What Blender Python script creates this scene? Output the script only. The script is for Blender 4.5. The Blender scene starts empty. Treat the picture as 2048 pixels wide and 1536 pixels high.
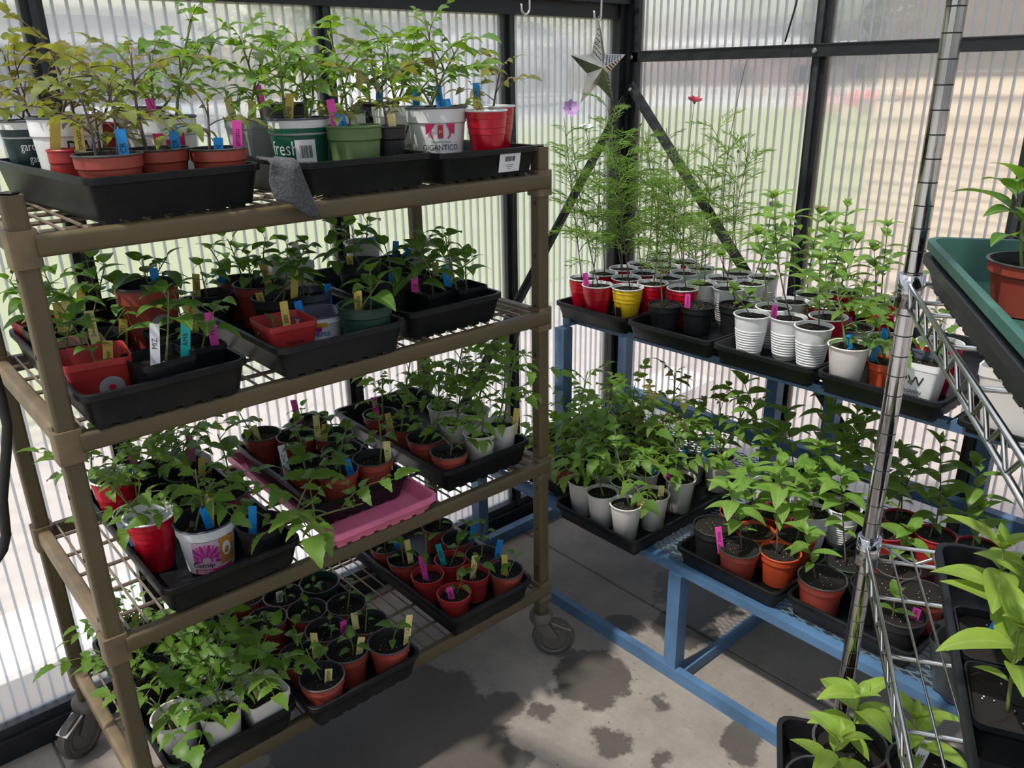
import bpy, math, random
from mathutils import Vector, Matrix
random.seed(7)
R_ = random.random
def U(a, b): return a + (b - a) * R_()
PI = math.pi
scn = bpy.context.scene
COL = scn.collection

# ------------------------------------------------------------ camera
CX, CY, FOC, CAMH = 1024.0, 768.0, 1618.0, 1.58
def _vd(x, y): return Vector((x - CX, -(y - CY), -FOC)).normalized()
AX = _vd(3008, 118); AY = _vd(-477, 178); AY = (AY - AX * AX.dot(AY)).normalized(); AZ = AX.cross(AY)
RM = Matrix((AX, AY, AZ))                       # camera axes -> room axes
CAM = Vector((0, 0, CAMH))
cd = bpy.data.cameras.new('camera'); cd.sensor_width = 36; cd.lens = FOC / 2048 * 36
cd.clip_start = .02; cd.clip_end = 500
cam = bpy.data.objects.new('camera', cd); COL.objects.link(cam)
cam.matrix_world = Matrix.Translation(CAM) @ RM.to_4x4()
scn.camera = cam

# ------------------------------------------------------------ light
w = bpy.data.worlds.new('sky'); scn.world = w; w.use_nodes = True
nt = w.node_tree; bg = nt.nodes['Background']
sky = nt.nodes.new('ShaderNodeTexSky'); sky.sky_type = 'NISHITA'; sky.sun_disc = False
sky.sun_elevation = math.radians(62); sky.sun_rotation = math.radians(0); sky.air_density = 1.2; sky.dust_density = 2.0
nt.links.new(sky.outputs[0], bg.inputs[0]); bg.inputs[1].default_value = 0.15
sl = bpy.data.lights.new('sun', 'SUN'); sl.energy = 9.0; sl.angle = math.radians(1.6); sl.color = (1, .96, .88)
so = bpy.data.objects.new('sun', sl); COL.objects.link(so)
so.rotation_euler = Vector((.55, -.06, -1)).to_track_quat('-Z', 'Y').to_euler(); so.location = (-4, 1, 9)
vs = scn.view_settings; vs.view_transform = 'Standard'; vs.look = 'None'; vs.exposure = 0.48; vs.gamma = 1; vs.use_curve_mapping = False
scn.cycles.max_bounces = 12; scn.cycles.transparent_max_bounces = 32; scn.cycles.transmission_bounces = 10
scn.cycles.diffuse_bounces = 5; scn.cycles.glossy_bounces = 4
scn.cycles.sample_clamp_indirect = 6

# ------------------------------------------------------------ projection helpers
def ray(x, y): return RM @ Vector((x - CX, -(y - CY), -FOC))
def on(x, y, axis, val):
    r = ray(x, y); return CAM + r * ((val - CAM[axis]) / r[axis])
def proj(p):
    v = RM.transposed() @ (Vector(p) - CAM); return CX - FOC * v.x / v.z, CY + FOC * v.y / v.z
def facing(c, x, y):
    """point seen at (x,y) on the upright plane through c that faces the viewer"""
    n = Vector((c[0] - CAM.x, c[1] - CAM.y, 0)); r = ray(x, y)
    return CAM + r * ((Vector((c[0], c[1], 0)) - Vector((CAM.x, CAM.y, 0))).dot(n) / r.dot(n))

# ------------------------------------------------------------ materials
M = {}
def mat(name, col, rough=.5, metal=0., var=.12, vs_=25., bump=0., spec=.5, col2=None, coat=0.):
    m = bpy.data.materials.new(name); m.use_nodes = True; t = m.node_tree; n = t.nodes; L = t.links
    b = n['Principled BSDF']; b.inputs['Roughness'].default_value = rough; b.inputs['Metallic'].default_value = metal
    b.inputs['Specular IOR Level'].default_value = spec; b.inputs['Coat Weight'].default_value = coat
    tc = n.new('ShaderNodeTexCoord'); no = n.new('ShaderNodeTexNoise'); no.inputs['Scale'].default_value = vs_; no.inputs['Detail'].default_value = 4
    L.new(tc.outputs['Object'], no.inputs['Vector'])
    mx = n.new('ShaderNodeMix'); mx.data_type = 'RGBA'
    c2 = col2 or tuple(c * (1 - var * 2) for c in col)
    mx.inputs[6].default_value = (*col, 1); mx.inputs[7].default_value = (*c2, 1)
    mr = n.new('ShaderNodeMapRange'); mr.inputs[1].default_value = .35; mr.inputs[2].default_value = .75
    L.new(no.outputs[0], mr.inputs[0]); L.new(mr.outputs[0], mx.inputs[0]); L.new(mx.outputs[2], b.inputs['Base Color'])
    if bump:
        bp = n.new('ShaderNodeBump'); bp.inputs['Strength'].default_value = bump; bp.inputs['Distance'].default_value = .004
        L.new(no.outputs[0], bp.inputs['Height']); L.new(bp.outputs[0], b.inputs['Normal'])
    M[name] = m; return m
def leafmat(name, col, tcol, col2, vein=0., rough=.42, tmix=.4, w_=.0016):
    m = bpy.data.materials.new(name); m.use_nodes = True; t = m.node_tree; n = t.nodes; L = t.links
    b = n['Principled BSDF']; b.inputs['Roughness'].default_value = rough; b.inputs['Specular IOR Level'].default_value = .35
    oi = n.new('ShaderNodeObjectInfo'); mx = n.new('ShaderNodeMix'); mx.data_type = 'RGBA'
    mx.inputs[6].default_value = (*col, 1); mx.inputs[7].default_value = (*col2, 1)
    L.new(oi.outputs['Random'], mx.inputs[0]); out = mx.outputs[2]
    tc = n.new('ShaderNodeTexCoord'); no = n.new('ShaderNodeTexNoise'); no.inputs['Scale'].default_value = 60
    L.new(tc.outputs['Object'], no.inputs['Vector'])
    hs = n.new('ShaderNodeHueSaturation'); mr = n.new('ShaderNodeMapRange'); mr.inputs[3].default_value = .75; mr.inputs[4].default_value = 1.25
    L.new(no.outputs[0], mr.inputs[0]); L.new(mr.outputs[0], hs.inputs['Value']); L.new(out, hs.inputs['Color']); out = hs.outputs[0]
    if vein:
        sx = n.new('ShaderNodeSeparateXYZ'); L.new(tc.outputs['Object'], sx.inputs[0])
        ab = n.new('ShaderNodeMath'); ab.operation = 'ABSOLUTE'; L.new(sx.outputs[1], ab.inputs[0])
        lt = n.new('ShaderNodeMath'); lt.operation = 'LESS_THAN'; lt.inputs[1].default_value = w_; L.new(ab.outputs[0], lt.inputs[0])
        ml = n.new('ShaderNodeMath'); ml.operation = 'MULTIPLY'; ml.inputs[1].default_value = vein; L.new(lt.outputs[0], ml.inputs[0])
        m2 = n.new('ShaderNodeMix'); m2.data_type = 'RGBA'; m2.inputs[7].default_value = (.42, .55, .2, 1)
        L.new(ml.outputs[0], m2.inputs[0]); L.new(out, m2.inputs[6]); out = m2.outputs[2]
    L.new(out, b.inputs['Base Color'])
    tr = n.new('ShaderNodeBsdfTranslucent'); m3 = n.new('ShaderNodeMix'); m3.data_type = 'RGBA'; m3.blend_type = 'MIX'; m3.inputs[0].default_value = .7
    L.new(out, m3.inputs[6]); m3.inputs[7].default_value = (*tcol, 1); L.new(m3.outputs[2], tr.inputs[0])
    ms = n.new('ShaderNodeMixShader'); ms.inputs[0].default_value = tmix
    L.new(b.outputs[0], ms.inputs[1]); L.new(tr.outputs[0], ms.inputs[2]); L.new(ms.outputs[0], n['Material Output'].inputs[0])
    M[name] = m; return m
def polymat(name, blur, dif, white, tint=(.93, .95, .95)):
    m = bpy.data.materials.new(name); m.use_nodes = True; t = m.node_tree; n = t.nodes; L = t.links
    n.remove(n['Principled BSDF'])
    tp = n.new('ShaderNodeBsdfTransparent'); tp.inputs[0].default_value = (*tint, 1)
    tl = n.new('ShaderNodeBsdfTranslucent'); tl.inputs[0].default_value = (.9, .92, .94, 1)
    df = n.new('ShaderNodeBsdfDiffuse'); df.inputs[0].default_value = (.86, .88, .9, 1)
    gl = n.new('ShaderNodeBsdfGlossy'); gl.inputs['Roughness'].default_value = .25
    a = n.new('ShaderNodeMixShader'); a.inputs[0].default_value = dif; base = tp
    if blur:
        rf_ = n.new('ShaderNodeBsdfRefraction'); rf_.inputs['IOR'].default_value = 1.12; rf_.inputs['Roughness'].default_value = .17; rf_.inputs[0].default_value = (*tint, 1)
        base = n.new('ShaderNodeMixShader'); base.inputs[0].default_value = blur; L.new(tp.outputs[0], base.inputs[1]); L.new(rf_.outputs[0], base.inputs[2])
    L.new(base.outputs[0], a.inputs[1]); L.new(tl.outputs[0], a.inputs[2])
    b = n.new('ShaderNodeMixShader'); b.inputs[0].default_value = white; L.new(a.outputs[0], b.inputs[1]); L.new(df.outputs[0], b.inputs[2])
    fr = n.new('ShaderNodeFresnel'); fr.inputs[0].default_value = 1.2
    c = n.new('ShaderNodeMixShader'); L.new(fr.outputs[0], c.inputs[0]); L.new(b.outputs[0], c.inputs[1]); L.new(gl.outputs[0], c.inputs[2])
    L.new(c.outputs[0], n['Material Output'].inputs[0]); M[name] = m
polymat('poly', .55, .14, .02, (.93, .932, .935)); polymat('polyrib', 0, .42, .16, (.72, .73, .75)); polymat('polyroof', 0, .14, .06, (.80, .80, .80)); polymat('wrapfilm', 0, .1, .06)
mat('frame', (.012, .013, .016), .45, var=.2); mat('frame2', (.03, .032, .038), .5)
mat('olive', (.115, .085, .038), .5, var=.18, vs_=9, col2=(.085, .065, .036)); mat('oliveworn', (.20, .14, .075), .5, col2=(.11, .082, .05), vs_=20)
mat('wire', (.22, .17, .12), .45, col2=(.12, .09, .07))
mat('caster', (.16, .145, .13), .55, .4); mat('rubber', (.06, .057, .055), .75, vs_=40, col2=(.11, .1, .09)); mat('zinc', (.5, .49, .46), .35, .9)
mat('blue', (.09, .19, .34), .45, col2=(.05, .10, .18), vs_=7); mat('bluemesh', (.20, .32, .42), .45, .3)
mat('chrome', (.5, .5, .51), .10, 1., var=.05); mat('chromewire', (.62, .63, .64), .22, 1., var=.1)
mat('groove', (.02, .02, .02), .5)
mat('tray', (.005, .006, .008), .4, vs_=30, col2=(.012, .012, .013), spec=.28); mat('traygrey', (.012, .013, .016), .4, spec=.3); mat('traygreen', (.016, .085, .062), .5, vs_=14, col2=(.05, .14, .115)); mat('pink', (.85, .2, .36), .4, vs_=12)
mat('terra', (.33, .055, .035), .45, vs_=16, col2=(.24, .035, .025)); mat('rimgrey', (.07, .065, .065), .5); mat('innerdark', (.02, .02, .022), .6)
mat('orange', (.62, .09, .03), .4); mat('red', (.42, .03, .03), .4); mat('blackpot', (.016, .016, .018), .45); mat('dgreen', (.015, .05, .035), .45); mat('green', (.12, .2, .07), .45)
mat('cupred', (.50, .004, .02), .25, var=.05); mat('cupwhite', (.82, .82, .82), .4, var=.04); mat('cupyellow', (.85, .55, .02), .3, var=.05); mat('ivory', (.74, .7, .66), .45, vs_=18, var=.05)
mat('printwhite', (.8, .8, .8), .4, var=.06, vs_=20); mat('dirtygrey', (.42, .42, .43), .5, vs_=14, col2=(.2, .2, .2)); mat('tan', (.42, .23, .19), .5, vs_=20); mat('slate', (.09, .1, .14), .45)
mat('soil', (.035, .024, .018), .95, vs_=160, bump=1., col2=(.008, .006, .005)); mat('perlite', (.6, .57, .5), .9)
mat('tagyellow', (.62, .47, .10), .5, var=.06); mat('tagpaleyellow', (.80, .70, .28), .5, var=.05); mat('tagpink', (.85, .07, .45), .5, var=.05); mat('tagblue', (.01, .28, .75), .5, var=.05); mat('tagteal', (.01, .45, .45), .5); mat('tagwhite', (.8, .8, .82), .5, var=.03)
mat('ink', (.012, .012, .015), .6); mat('inkwhite', (.85, .86, .85), .5); mat('magenta', (.62, .03, .15), .5); mat('logored', (.55, .02, .05), .5); mat('bandgreen', (.006, .10, .06), .45); mat('banddark', (.006, .03, .03), .45); mat('bandblue', (.01, .08, .5), .45)
mat('petalpink', (.62, .12, .42), .5); mat('petalmag', (.55, .02, .22), .5); mat('petalpale', (.72, .5, .6), .5); mat('gold', (.75, .48, .07), .5); mat('brownprint', (.12, .05, .03), .5); mat('orangeprint', (.6, .28, .05), .5)
mat('straw', (.55, .45, .28), .8); mat('felt', (.05, .052, .058), .95, vs_=220, bump=.6, col2=(.12, .12, .125)); mat('tin', (.55, .53, .48), .28, 1., vs_=30, col2=(.35, .33, .29)); mat('hook', (.75, .74, .7), .3, .9)
mat('stemgreen', (.16, .2, .06), .5, vs_=20); mat('stempurple', (.13, .085, .085), .5, vs_=20); mat('stemdry', (.4, .3, .22), .7); mat('cable', (.008, .008, .009), .5)
mat('petalwhite', (.8, .8, .82), .5); mat('petalviolet', (.5, .3, .62), .5); mat('petalred', (.38, .01, .04), .5); mat('conewhite', (.72, .6, .45), .8)
leafmat('tomato', (.10, .21, .03), (.30, .50, .03), (.14, .25, .04))
leafmat('tomatopurple', (.16, .22, .035), (.42, .46, .04), (.17, .11, .05))
leafmat('pepper', (.075, .18, .025), (.28, .50, .03), (.11, .23, .035), .3)
leafmat('zinnia', (.15, .30, .05), (.38, .58, .06), (.21, .36, .07), .35, w_=.0011)
leafmat('zinniayoung', (.28, .42, .06), (.5, .62, .08), (.24, .38, .06), .35, w_=.0011)
leafmat('cosmos', (.20, .36, .05), (.42, .6, .08), (.26, .42, .08), rough=.6)
leafmat('tree', (.04, .08, .03), (.1, .2, .05), (.05, .07, .03))
mat('gravel', (.31, .265, .24), .95, vs_=9, col2=(.17, .145, .13)); mat('lawn', (.15, .18, .07), .95, vs_=1.5, col2=(.22, .22, .12)); mat('slab', (.72, .70, .67), .9, vs_=8, var=.06); mat('asphalt', (.28, .28, .3), .9)
mat('siding', (.42, .34, .24), .8, var=.05); mat('housewhite', (.8, .8, .8), .7); mat('housegrey', (.2, .19, .2), .8); mat('housebrown', (.16, .11, .1), .8); mat('roof', (.10, .095, .10), .9); mat('carred', (.5, .02, .03), .3); mat('glassdark', (.03, .04, .05), .1); mat('fence', (.6, .6, .58), .7); mat('bark', (.1, .07, .05), .9)

def concrete():
    m = bpy.data.materials.new('concrete'); m.use_nodes = True; t = m.node_tree; n = t.nodes; L = t.links; b = n['Principled BSDF']
    tc = n.new('ShaderNodeTexCoord'); P = tc.outputs['Object']
    def noise(sc, det=5, rough=.55, vec=P):
        x = n.new('ShaderNodeTexNoise'); x.inputs['Scale'].default_value = sc; x.inputs['Detail'].default_value = det; x.inputs['Roughness'].default_value = rough; L.new(vec, x.inputs['Vector']); return x
    def rng(src, a, b_, c=0, d=1):
        r = n.new('ShaderNodeMapRange'); r.inputs[1].default_value = a; r.inputs[2].default_value = b_; r.inputs[3].default_value = c; r.inputs[4].default_value = d; L.new(src, r.inputs[0]); return r.outputs[0]
    def mixc(f, a, c):
        x = n.new('ShaderNodeMix'); x.data_type = 'RGBA'; L.new(f, x.inputs[0])
        for i, v in ((6, a), (7, c)):
            if isinstance(v, tuple): x.inputs[i].default_value = (*v, 1)
            else: L.new(v, x.inputs[i])
        return x.outputs[2]
    base = mixc(rng(noise(5, 8, .7).outputs[0], .35, .7), (.31, .27, .23), (.20, .175, .155))
    base = mixc(rng(noise(75, 3).outputs[0], .5, .9, 0, .6), base, (.2, .18, .16))
    # brushed grain along the aisle
    mp = n.new('ShaderNodeMapping'); mp.inputs['Scale'].default_value = (170, 6, 1); mp.inputs['Rotation'].default_value = (0, 0, .6); L.new(P, mp.inputs[0])
    base = mixc(rng(noise(1, 2, vec=mp.outputs[0]).outputs[0], .55, .8, 0, .55), base, (.2, .18, .16))
    base = mixc(rng(noise(48, 3, .7).outputs[0], .66, .72), base, (.08, .07, .06))
    # wet patches and old stains: own outlines
    warp = noise(9, 5, .65); wm = n.new('ShaderNodeVectorMath'); wm.operation = 'MULTIPLY_ADD'; wm.inputs[1].default_value = (.16, .16, 0); L.new(warp.outputs['Color'], wm.inputs[0]); L.new(P, wm.inputs[2])
    acc = None
    for x, y, r in ((.80, 1.42, .30), (.62, 1.12, .24), (1.36, 1.25, .11), (1.22, 1.06, .05), (1.47, .83, .065), (1.10, 1.32, .045), (1.16, 1.25, .035), (.98, 1.02, .06), (1.72, 1.2, .1), (1.6, 1.33, .05), (1.9, 1.3, .13), (1.27, .93, .03), (1.42, 1.05, .03), (.95, 1.22, .1), (.35, 1.0, .25)):
        d = n.new('ShaderNodeVectorMath'); d.operation = 'DISTANCE'; L.new(wm.outputs[0], d.inputs[0]); d.inputs[1].default_value = (x + .08, y + .08, .08 * 0)
        k = rng(d.outputs['Value'], r + .006, r - .006)
        if acc is None: acc = k
        else:
            mx = n.new('ShaderNodeMath'); mx.operation = 'MAXIMUM'; L.new(acc, mx.inputs[0]); L.new(k, mx.inputs[1]); acc = mx.outputs[0]
    sc = n.new('ShaderNodeMath'); sc.operation = 'MULTIPLY'; sc.inputs[1].default_value = .82; L.new(acc, sc.inputs[0])
    base = mixc(sc.outputs[0], base, (.06, .05, .043))
    L.new(base, b.inputs['Base Color']); L.new(rng(acc, 0, 1, .85, .5), b.inputs['Roughness'])
    bp = n.new('ShaderNodeBump'); bp.inputs['Strength'].default_value = .35; bp.inputs['Distance'].default_value = .003; L.new(noise(120, 4).outputs[0], bp.inputs['Height']); L.new(bp.outputs[0], b.inputs['Normal'])
    M['concrete'] = m
concrete()

# ------------------------------------------------------------ mesh helpers
class MB:
    def __init__(s): s.v = []; s.f = []; s.m = []
    def face(s, idx, m=0): s.f.append(tuple(idx)); s.m.append(m)
    def box(s, c, d, m=0, rot=None):
        b = len(s.v); c = Vector(c)
        for z in (-.5, .5):
            for x, y in ((-.5, -.5), (.5, -.5), (.5, .5), (-.5, .5)):
                p = Vector((x * d[0], y * d[1], z * d[2]))
                if rot is not None: p = rot @ p
                s.v.append(c + p)
        for q in ((3, 2, 1, 0), (4, 5, 6, 7), (0, 1, 5, 4), (1, 2, 6, 5), (2, 3, 7, 6), (3, 0, 4, 7)): s.face([b + i for i in q], m)
        return s
    def b2(s, x0, x1, y0, y1, z0, z1, m=0): return s.box(((x0 + x1) / 2, (y0 + y1) / 2, (z0 + z1) / 2), (x1 - x0, y1 - y0, z1 - z0), m)
    def bar(s, a, b, w, h, m=0, up=(0, 0, 1)):
        a = Vector(a); b = Vector(b); x = (b - a); L = x.length; x.normalize(); y = Vector(up).cross(x)
        if y.length < 1e-4: y = Vector((0, 1, 0)).cross(x)
        y.normalize(); z = x.cross(y)
        return s.box((a + b) / 2, (L, w, h), m, Matrix((x, y, z)).transposed())
    def rings(s, rs, mats=None, cap0=False, cap1=False):
        """bridge rings of equal vertex count"""
        n = len(rs[0]); base = len(s.v)
        for r in rs: s.v.extend(Vector(p) for p in r)
        for k in range(len(rs) - 1):
            m = mats[k] if mats else 0; a = base + k * n; b = a + n
            for i in range(n):
                j = (i + 1) % n; s.face((a + i, a + j, b + j, b + i), m)
        if cap0: s.face([base + i for i in range(n - 1, -1, -1)], mats[0] if mats else 0)
        if cap1: s.face([base + (len(rs) - 1) * n + i for i in range(n)], mats[-1] if mats else 0)
        return s
    def lathe(s, prof, n=24, mats=None, cap0=True, cap1=True, o=(0, 0, 0)):
        return s.rings([[(o[0] + r * math.cos(2 * PI * i / n), o[1] + r * math.sin(2 * PI * i / n), o[2] + z) for i in range(n)] for r, z in prof], mats, cap0, cap1)
    def tube(s, pts, r, n=6, m=0, taper=None, cap=True):
        pts = [Vector(p) for p in pts]; k = len(pts); rs = []; prev = None
        for i, p in enumerate(pts):
            d = (pts[min(i + 1, k - 1)] - pts[max(i - 1, 0)]).normalized()
            a = Vector((0, 0, 1)) if abs(d.z) < .9 else Vector((1, 0, 0))
            if prev is None: u = d.cross(a).normalized()
            else:
                u = prev - d * prev.dot(d)
                u = u.normalized() if u.length > 1e-6 else d.cross(a).normalized()
            prev = u; w2 = d.cross(u); rr = r if taper is None else r + (taper - r) * i / (k - 1)
            rs.append([p + (u * math.cos(2 * PI * j / n) + w2 * math.sin(2 * PI * j / n)) * rr for j in range(n)])
        return s.rings(rs, [m] * (k - 1), cap, cap)
    def add(s, o, mtx=None, m=None):
        b = len(s.v); s.v.extend((mtx @ p if mtx else p) for p in o.v)
        for f, mm in zip(o.f, o.m): s.face([b + i for i in f], mm if m is None else m)
        return s
    def mesh(s, name, mats, smooth=False):
        me = bpy.data.meshes.new(name); me.from_pydata([tuple(p) for p in s.v], [], s.f)
        for k in ([mats] if isinstance(mats, str) else mats): me.materials.append(M[k])
        if len(me.materials) > 1: me.polygons.foreach_set('material_index', s.m)
        if smooth:
            me.polygons.foreach_set('use_smooth', [True] * len(s.f))
            if smooth != 1: me.set_sharp_from_angle(angle=math.radians(40))
        me.update(); return me
    def obj(s, name, mats, parent=None, mtx=None, smooth=False): return link(name, s.mesh(name, mats, smooth), parent, mtx)
def link(name, data, parent=None, mtx=None):
    o = bpy.data.objects.new(name, data); COL.objects.link(o)
    if parent is not None: o.parent = parent
    if mtx is not None: o.matrix_basis = mtx
    return o
def tag(o, label, cat, group=None, kind=None):
    o['label'] = label; o['category'] = cat
    if group: o['group'] = group
    if kind: o['kind'] = kind
    return o
def thing(name, label, cat, loc=(0, 0, 0), rz=0, group=None):
    return tag(link(name, None, None, Matrix.Translation(loc) @ Matrix.Rotation(rz, 4, 'Z')), label, cat, group)
def struct(o, label=None):
    o['kind'] = 'structure'
    if label: o['label'] = label
    return o
T = Matrix.Translation
def rot(a, ax): return Matrix.Rotation(a, 4, ax)
def rrect(w, d, r, z, cx=0, cy=0, seg=3):
    out = []; r = min(r, w / 2 - 1e-4, d / 2 - 1e-4)
    for k, (sx, sy) in enumerate(((1, 1), (-1, 1), (-1, -1), (1, -1))):
        for i in range(seg + 1):
            a = k * PI / 2 + i * PI / 2 / seg; out.append((cx + sx * (w / 2 - r) + r * math.cos(a), cy + sy * (d / 2 - r) + r * math.sin(a), z))
    return out

# ------------------------------------------------------------ lettering (made first, while the scene is empty)
TXT = {}
def text(s):
    if s in TXT: return TXT[s]
    cu = bpy.data.curves.new('lettering', 'FONT'); cu.body = s; cu.size = 1; cu.align_x = 'CENTER'; cu.align_y = 'CENTER'; cu.resolution_u = 2
    o = bpy.data.objects.new('lettering', cu); COL.objects.link(o); dg = bpy.context.evaluated_depsgraph_get()
    me = bpy.data.meshes.new_from_object(o.evaluated_get(dg)); v = [p.co.copy() for p in me.vertices]; f = [tuple(p.vertices) for p in me.polygons]
    bpy.data.objects.remove(o); bpy.data.curves.remove(cu); bpy.data.meshes.remove(me)
    xs = [p.x for p in v]; TXT[s] = (v, f, max(xs) - min(xs)); return TXT[s]
for s_ in ('PEPPER', 'Pepper', 'CR', 'TOMATO', 'Tomato', 'PL', 'YEL', 'SB', 'CAN', '888', '92-44', 'MIZ', 'Zinnia', 'Tora', 'Catnip', 'JEN', 'PED', 'AMB', 'Cosmos', 'Sweet', 'PW', 'PROVEN', 'WINNERS', 'The #1 Plant Brand', 'fresh', 'FOOTHILLS', '$6.99', 'GIGANTICO', 'Annuelles', "President's Choice", 'garden', 'gather', 'PREMIUM', 'ANGELES', 'BURPEE', 'Yellow', 'pc', 'UE'): text(s_)
def letter_mesh(s, size, maxw=None):
    v, f, wd = text(s); k = size
    if maxw and wd * k > maxw: k = maxw / wd
    return [p * k for p in v], f

# ------------------------------------------------------------ room shell
XW, YW = 2.33, 2.04        # inner faces of gable wall and eave wall
XL, YN = -1.6, -1.1        # walls behind the viewer
ZE = 1.80                  # eave
RIB = .03
def panel_mesh(w_, h):
    """twin-wall sheet: two skins and the webs between them, x across, z up, y depth"""
    mb = MB(); t = .008
    for y in (0, t): mb.face([len(mb.v) + i for i in range(4)], 0); mb.v.extend(Vector(p) for p in ((-w_ / 2, y, 0), (w_ / 2, y, 0), (w_ / 2, y, h), (-w_ / 2, y, h)))
    n = int(w_ / RIB)
    for i in range(n + 1):
        x = -w_ / 2 + (i + .5) * w_ / (n + 1); mb.box((x, t / 2, h / 2), (.0055, t - .001, h - .002), 1)
    return mb
fl = MB(); fl.b2(XL - .05, XW + .05, YN - .05, YW + .05, -.10, -.012); fl = struct(fl.obj('floor', 'gravel'), 'bed under the concrete floor slabs')
def slab(x0, x1, y0, y1):
    mb = MB(); b = .004
    mb.rings([[(x0, y0, -.012), (x1, y0, -.012), (x1, y1, -.012), (x0, y1, -.012)], [(x0, y0, -b), (x1, y0, -b), (x1, y1, -b), (x0, y1, -b)], [(x0 + b, y0 + b, 0), (x1 - b, y0 + b, 0), (x1 - b, y1 - b, 0), (x0 + b, y1 - b, 0)]], [0, 0], True, True)
    return mb.obj('floor_slab', 'concrete', fl)
for x0, x1 in ((XL, .16), (.164, 1.736), (1.740, XW)):
    for y0, y1 in ((YN, -.2), (-.196, 1.93 if x1 > 1.9 else YW)): slab(x0, x1, y0, y1)
slab(1.740, XW, 1.934, YW)

# eave wall (behind the cart), gable wall (behind the bench) and the walls behind the viewer
def wall(name, label, along, fixed, posts, z0, ztop, outward):
    root = link(name, None); struct(root, label); root['category'] = 'wall'
    def P(a, dep, z): return (a, fixed + dep * outward, z) if along == 'x' else (fixed + dep * outward, a, z)
    def bx(a0, a1, d0, d1, z0_, z1_, nm, m='frame'):
        p = P(a0, d0, z0_); q = P(a1, d1, z1_); mb = MB()
        mb.b2(min(p[0], q[0]), max(p[0], q[0]), min(p[1], q[1]), max(p[1], q[1]), z0_, z1_); return mb.obj(nm, m, root)
    a0, a1 = posts[0], posts[-1]
    bx(a0, a1, -.03, .05, 0, .06, 'base_rail'); bx(a0, a1, -.012, .03, .06, .085, 'sill_lip', 'frame2')
    for i in range(len(posts) - 1):
        wdt = posts[i + 1] - posts[i]; mid = (posts[i] + posts[i + 1]) / 2
        zt = ztop(mid) if callable(ztop) else ztop
        me = panel_mesh(wdt, zt - .07).mesh('panel', ['poly', 'polyrib'])
        c = P(mid, .012, .07)
        rz = {('x', 1): 0, ('x', -1): PI, ('y', 1): -PI / 2, ('y', -1): PI / 2}[(along, outward)]
        link('polycarbonate_panel', me, root, T(c) @ rot(rz, 'Z'))
    for k, a in enumerate(posts):
        zt = ztop(a) if callable(ztop) else ztop
        m_ = bx(a - .022, a + .022, -.004, .03, .06, zt, 'mullion')
        bx(a - .007, a + .007, -.016, -.004, .06, zt, 'mullion_fin', 'frame2')
    return root, P, bx
left_posts = [-1.6, -.86, -.195, .47, 1.145, 1.78, 2.29]
wl, PL_, bl = wall('wall_left', 'eave wall of ribbed clear polycarbonate panels in black aluminium frame', 'x', YW, left_posts, 0, ZE, 1)
bl(XL, XW, -.02, .05, 1.755, 1.80, 'header'); bl(XL, XW, -.05, .06, 1.80, 1.90, 'eave_beam')
YR = .45; ZR = 2.62
def zg(y): return ZE + (ZR - ZE) * (1 - abs(y - YR) / (YW - YR))
right_posts = [YN, -.46, .12, .712, 1.305, 2.01]
wr, PR_, br = wall('wall_right', 'gable wall of ribbed clear polycarbonate panels in black aluminium frame', 'y', XW, right_posts, 0, zg, 1)
br(YN, 2.03, -.03, 0, 1.618, 1.65, 'cross_rail'); br(YN, 2.03, -.034, .01, 1.65, 1.653, 'rail_flange', 'frame2')
for y in (1.99, 1.305, .712, .12):
    mb = MB(); mb.lathe([(.008, 0), (.008, .004), (.005, .008)], 8); mb.obj('bolt', 'zinc', wr, T((XW - .03, y, 1.634)) @ rot(-PI / 2, 'Y'))
mb = MB(); mb.b2(XW - .045, XW + .03, YW - .05, YW + .03, 0, 1.95); mb.b2(XW - .07, XW - .045, YW - .03, YW - .012, .06, 1.95); mb.b2(XW - .03, XW - .012, YW - .075, YW - .05, .06, 1.95)
struct(mb.obj('trim_1', 'frame'), 'black corner post where the two glazed walls meet')
def brace(a, b, parent, nrm, nm='brace'):
    m_ = MB(); m_.bar(a, b, .038, .004, 0, nrm); m_.bar(Vector(a), Vector(b), .006, .014, 0, nrm); return m_.obj(nm, 'frame2', parent)
brace((2.285, 2.0, 1.50), (1.36, 2.0, .36), wl, (0, 1, 0)); brace((2.29, 1.985, 1.545), (2.29, 1.0, .46), wr, (1, 0, 0))
for p in ((2.283, 1.975, 1.53), (2.285, 1.99, 1.47)):
    mb = MB(); mb.lathe([(.007, 0), (.007, .004), (.004, .007)], 8); mb.obj('bolt', 'zinc', wr, T(p) @ rot(-PI / 2, 'Y'))
wn, _, bn = wall('wall_near', 'eave wall behind the viewer', 'x', YN, [-1.6, -.86, -.195, .47, 1.145, 1.78, 2.29], 0, ZE, -1); bn(XL, XW, -.05, .06, 1.80, 1.90, 'eave_beam')
wb, _, bb = wall('wall_back', 'gable wall behind the viewer', 'y', XL, right_posts, 0, zg, -1)
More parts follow.
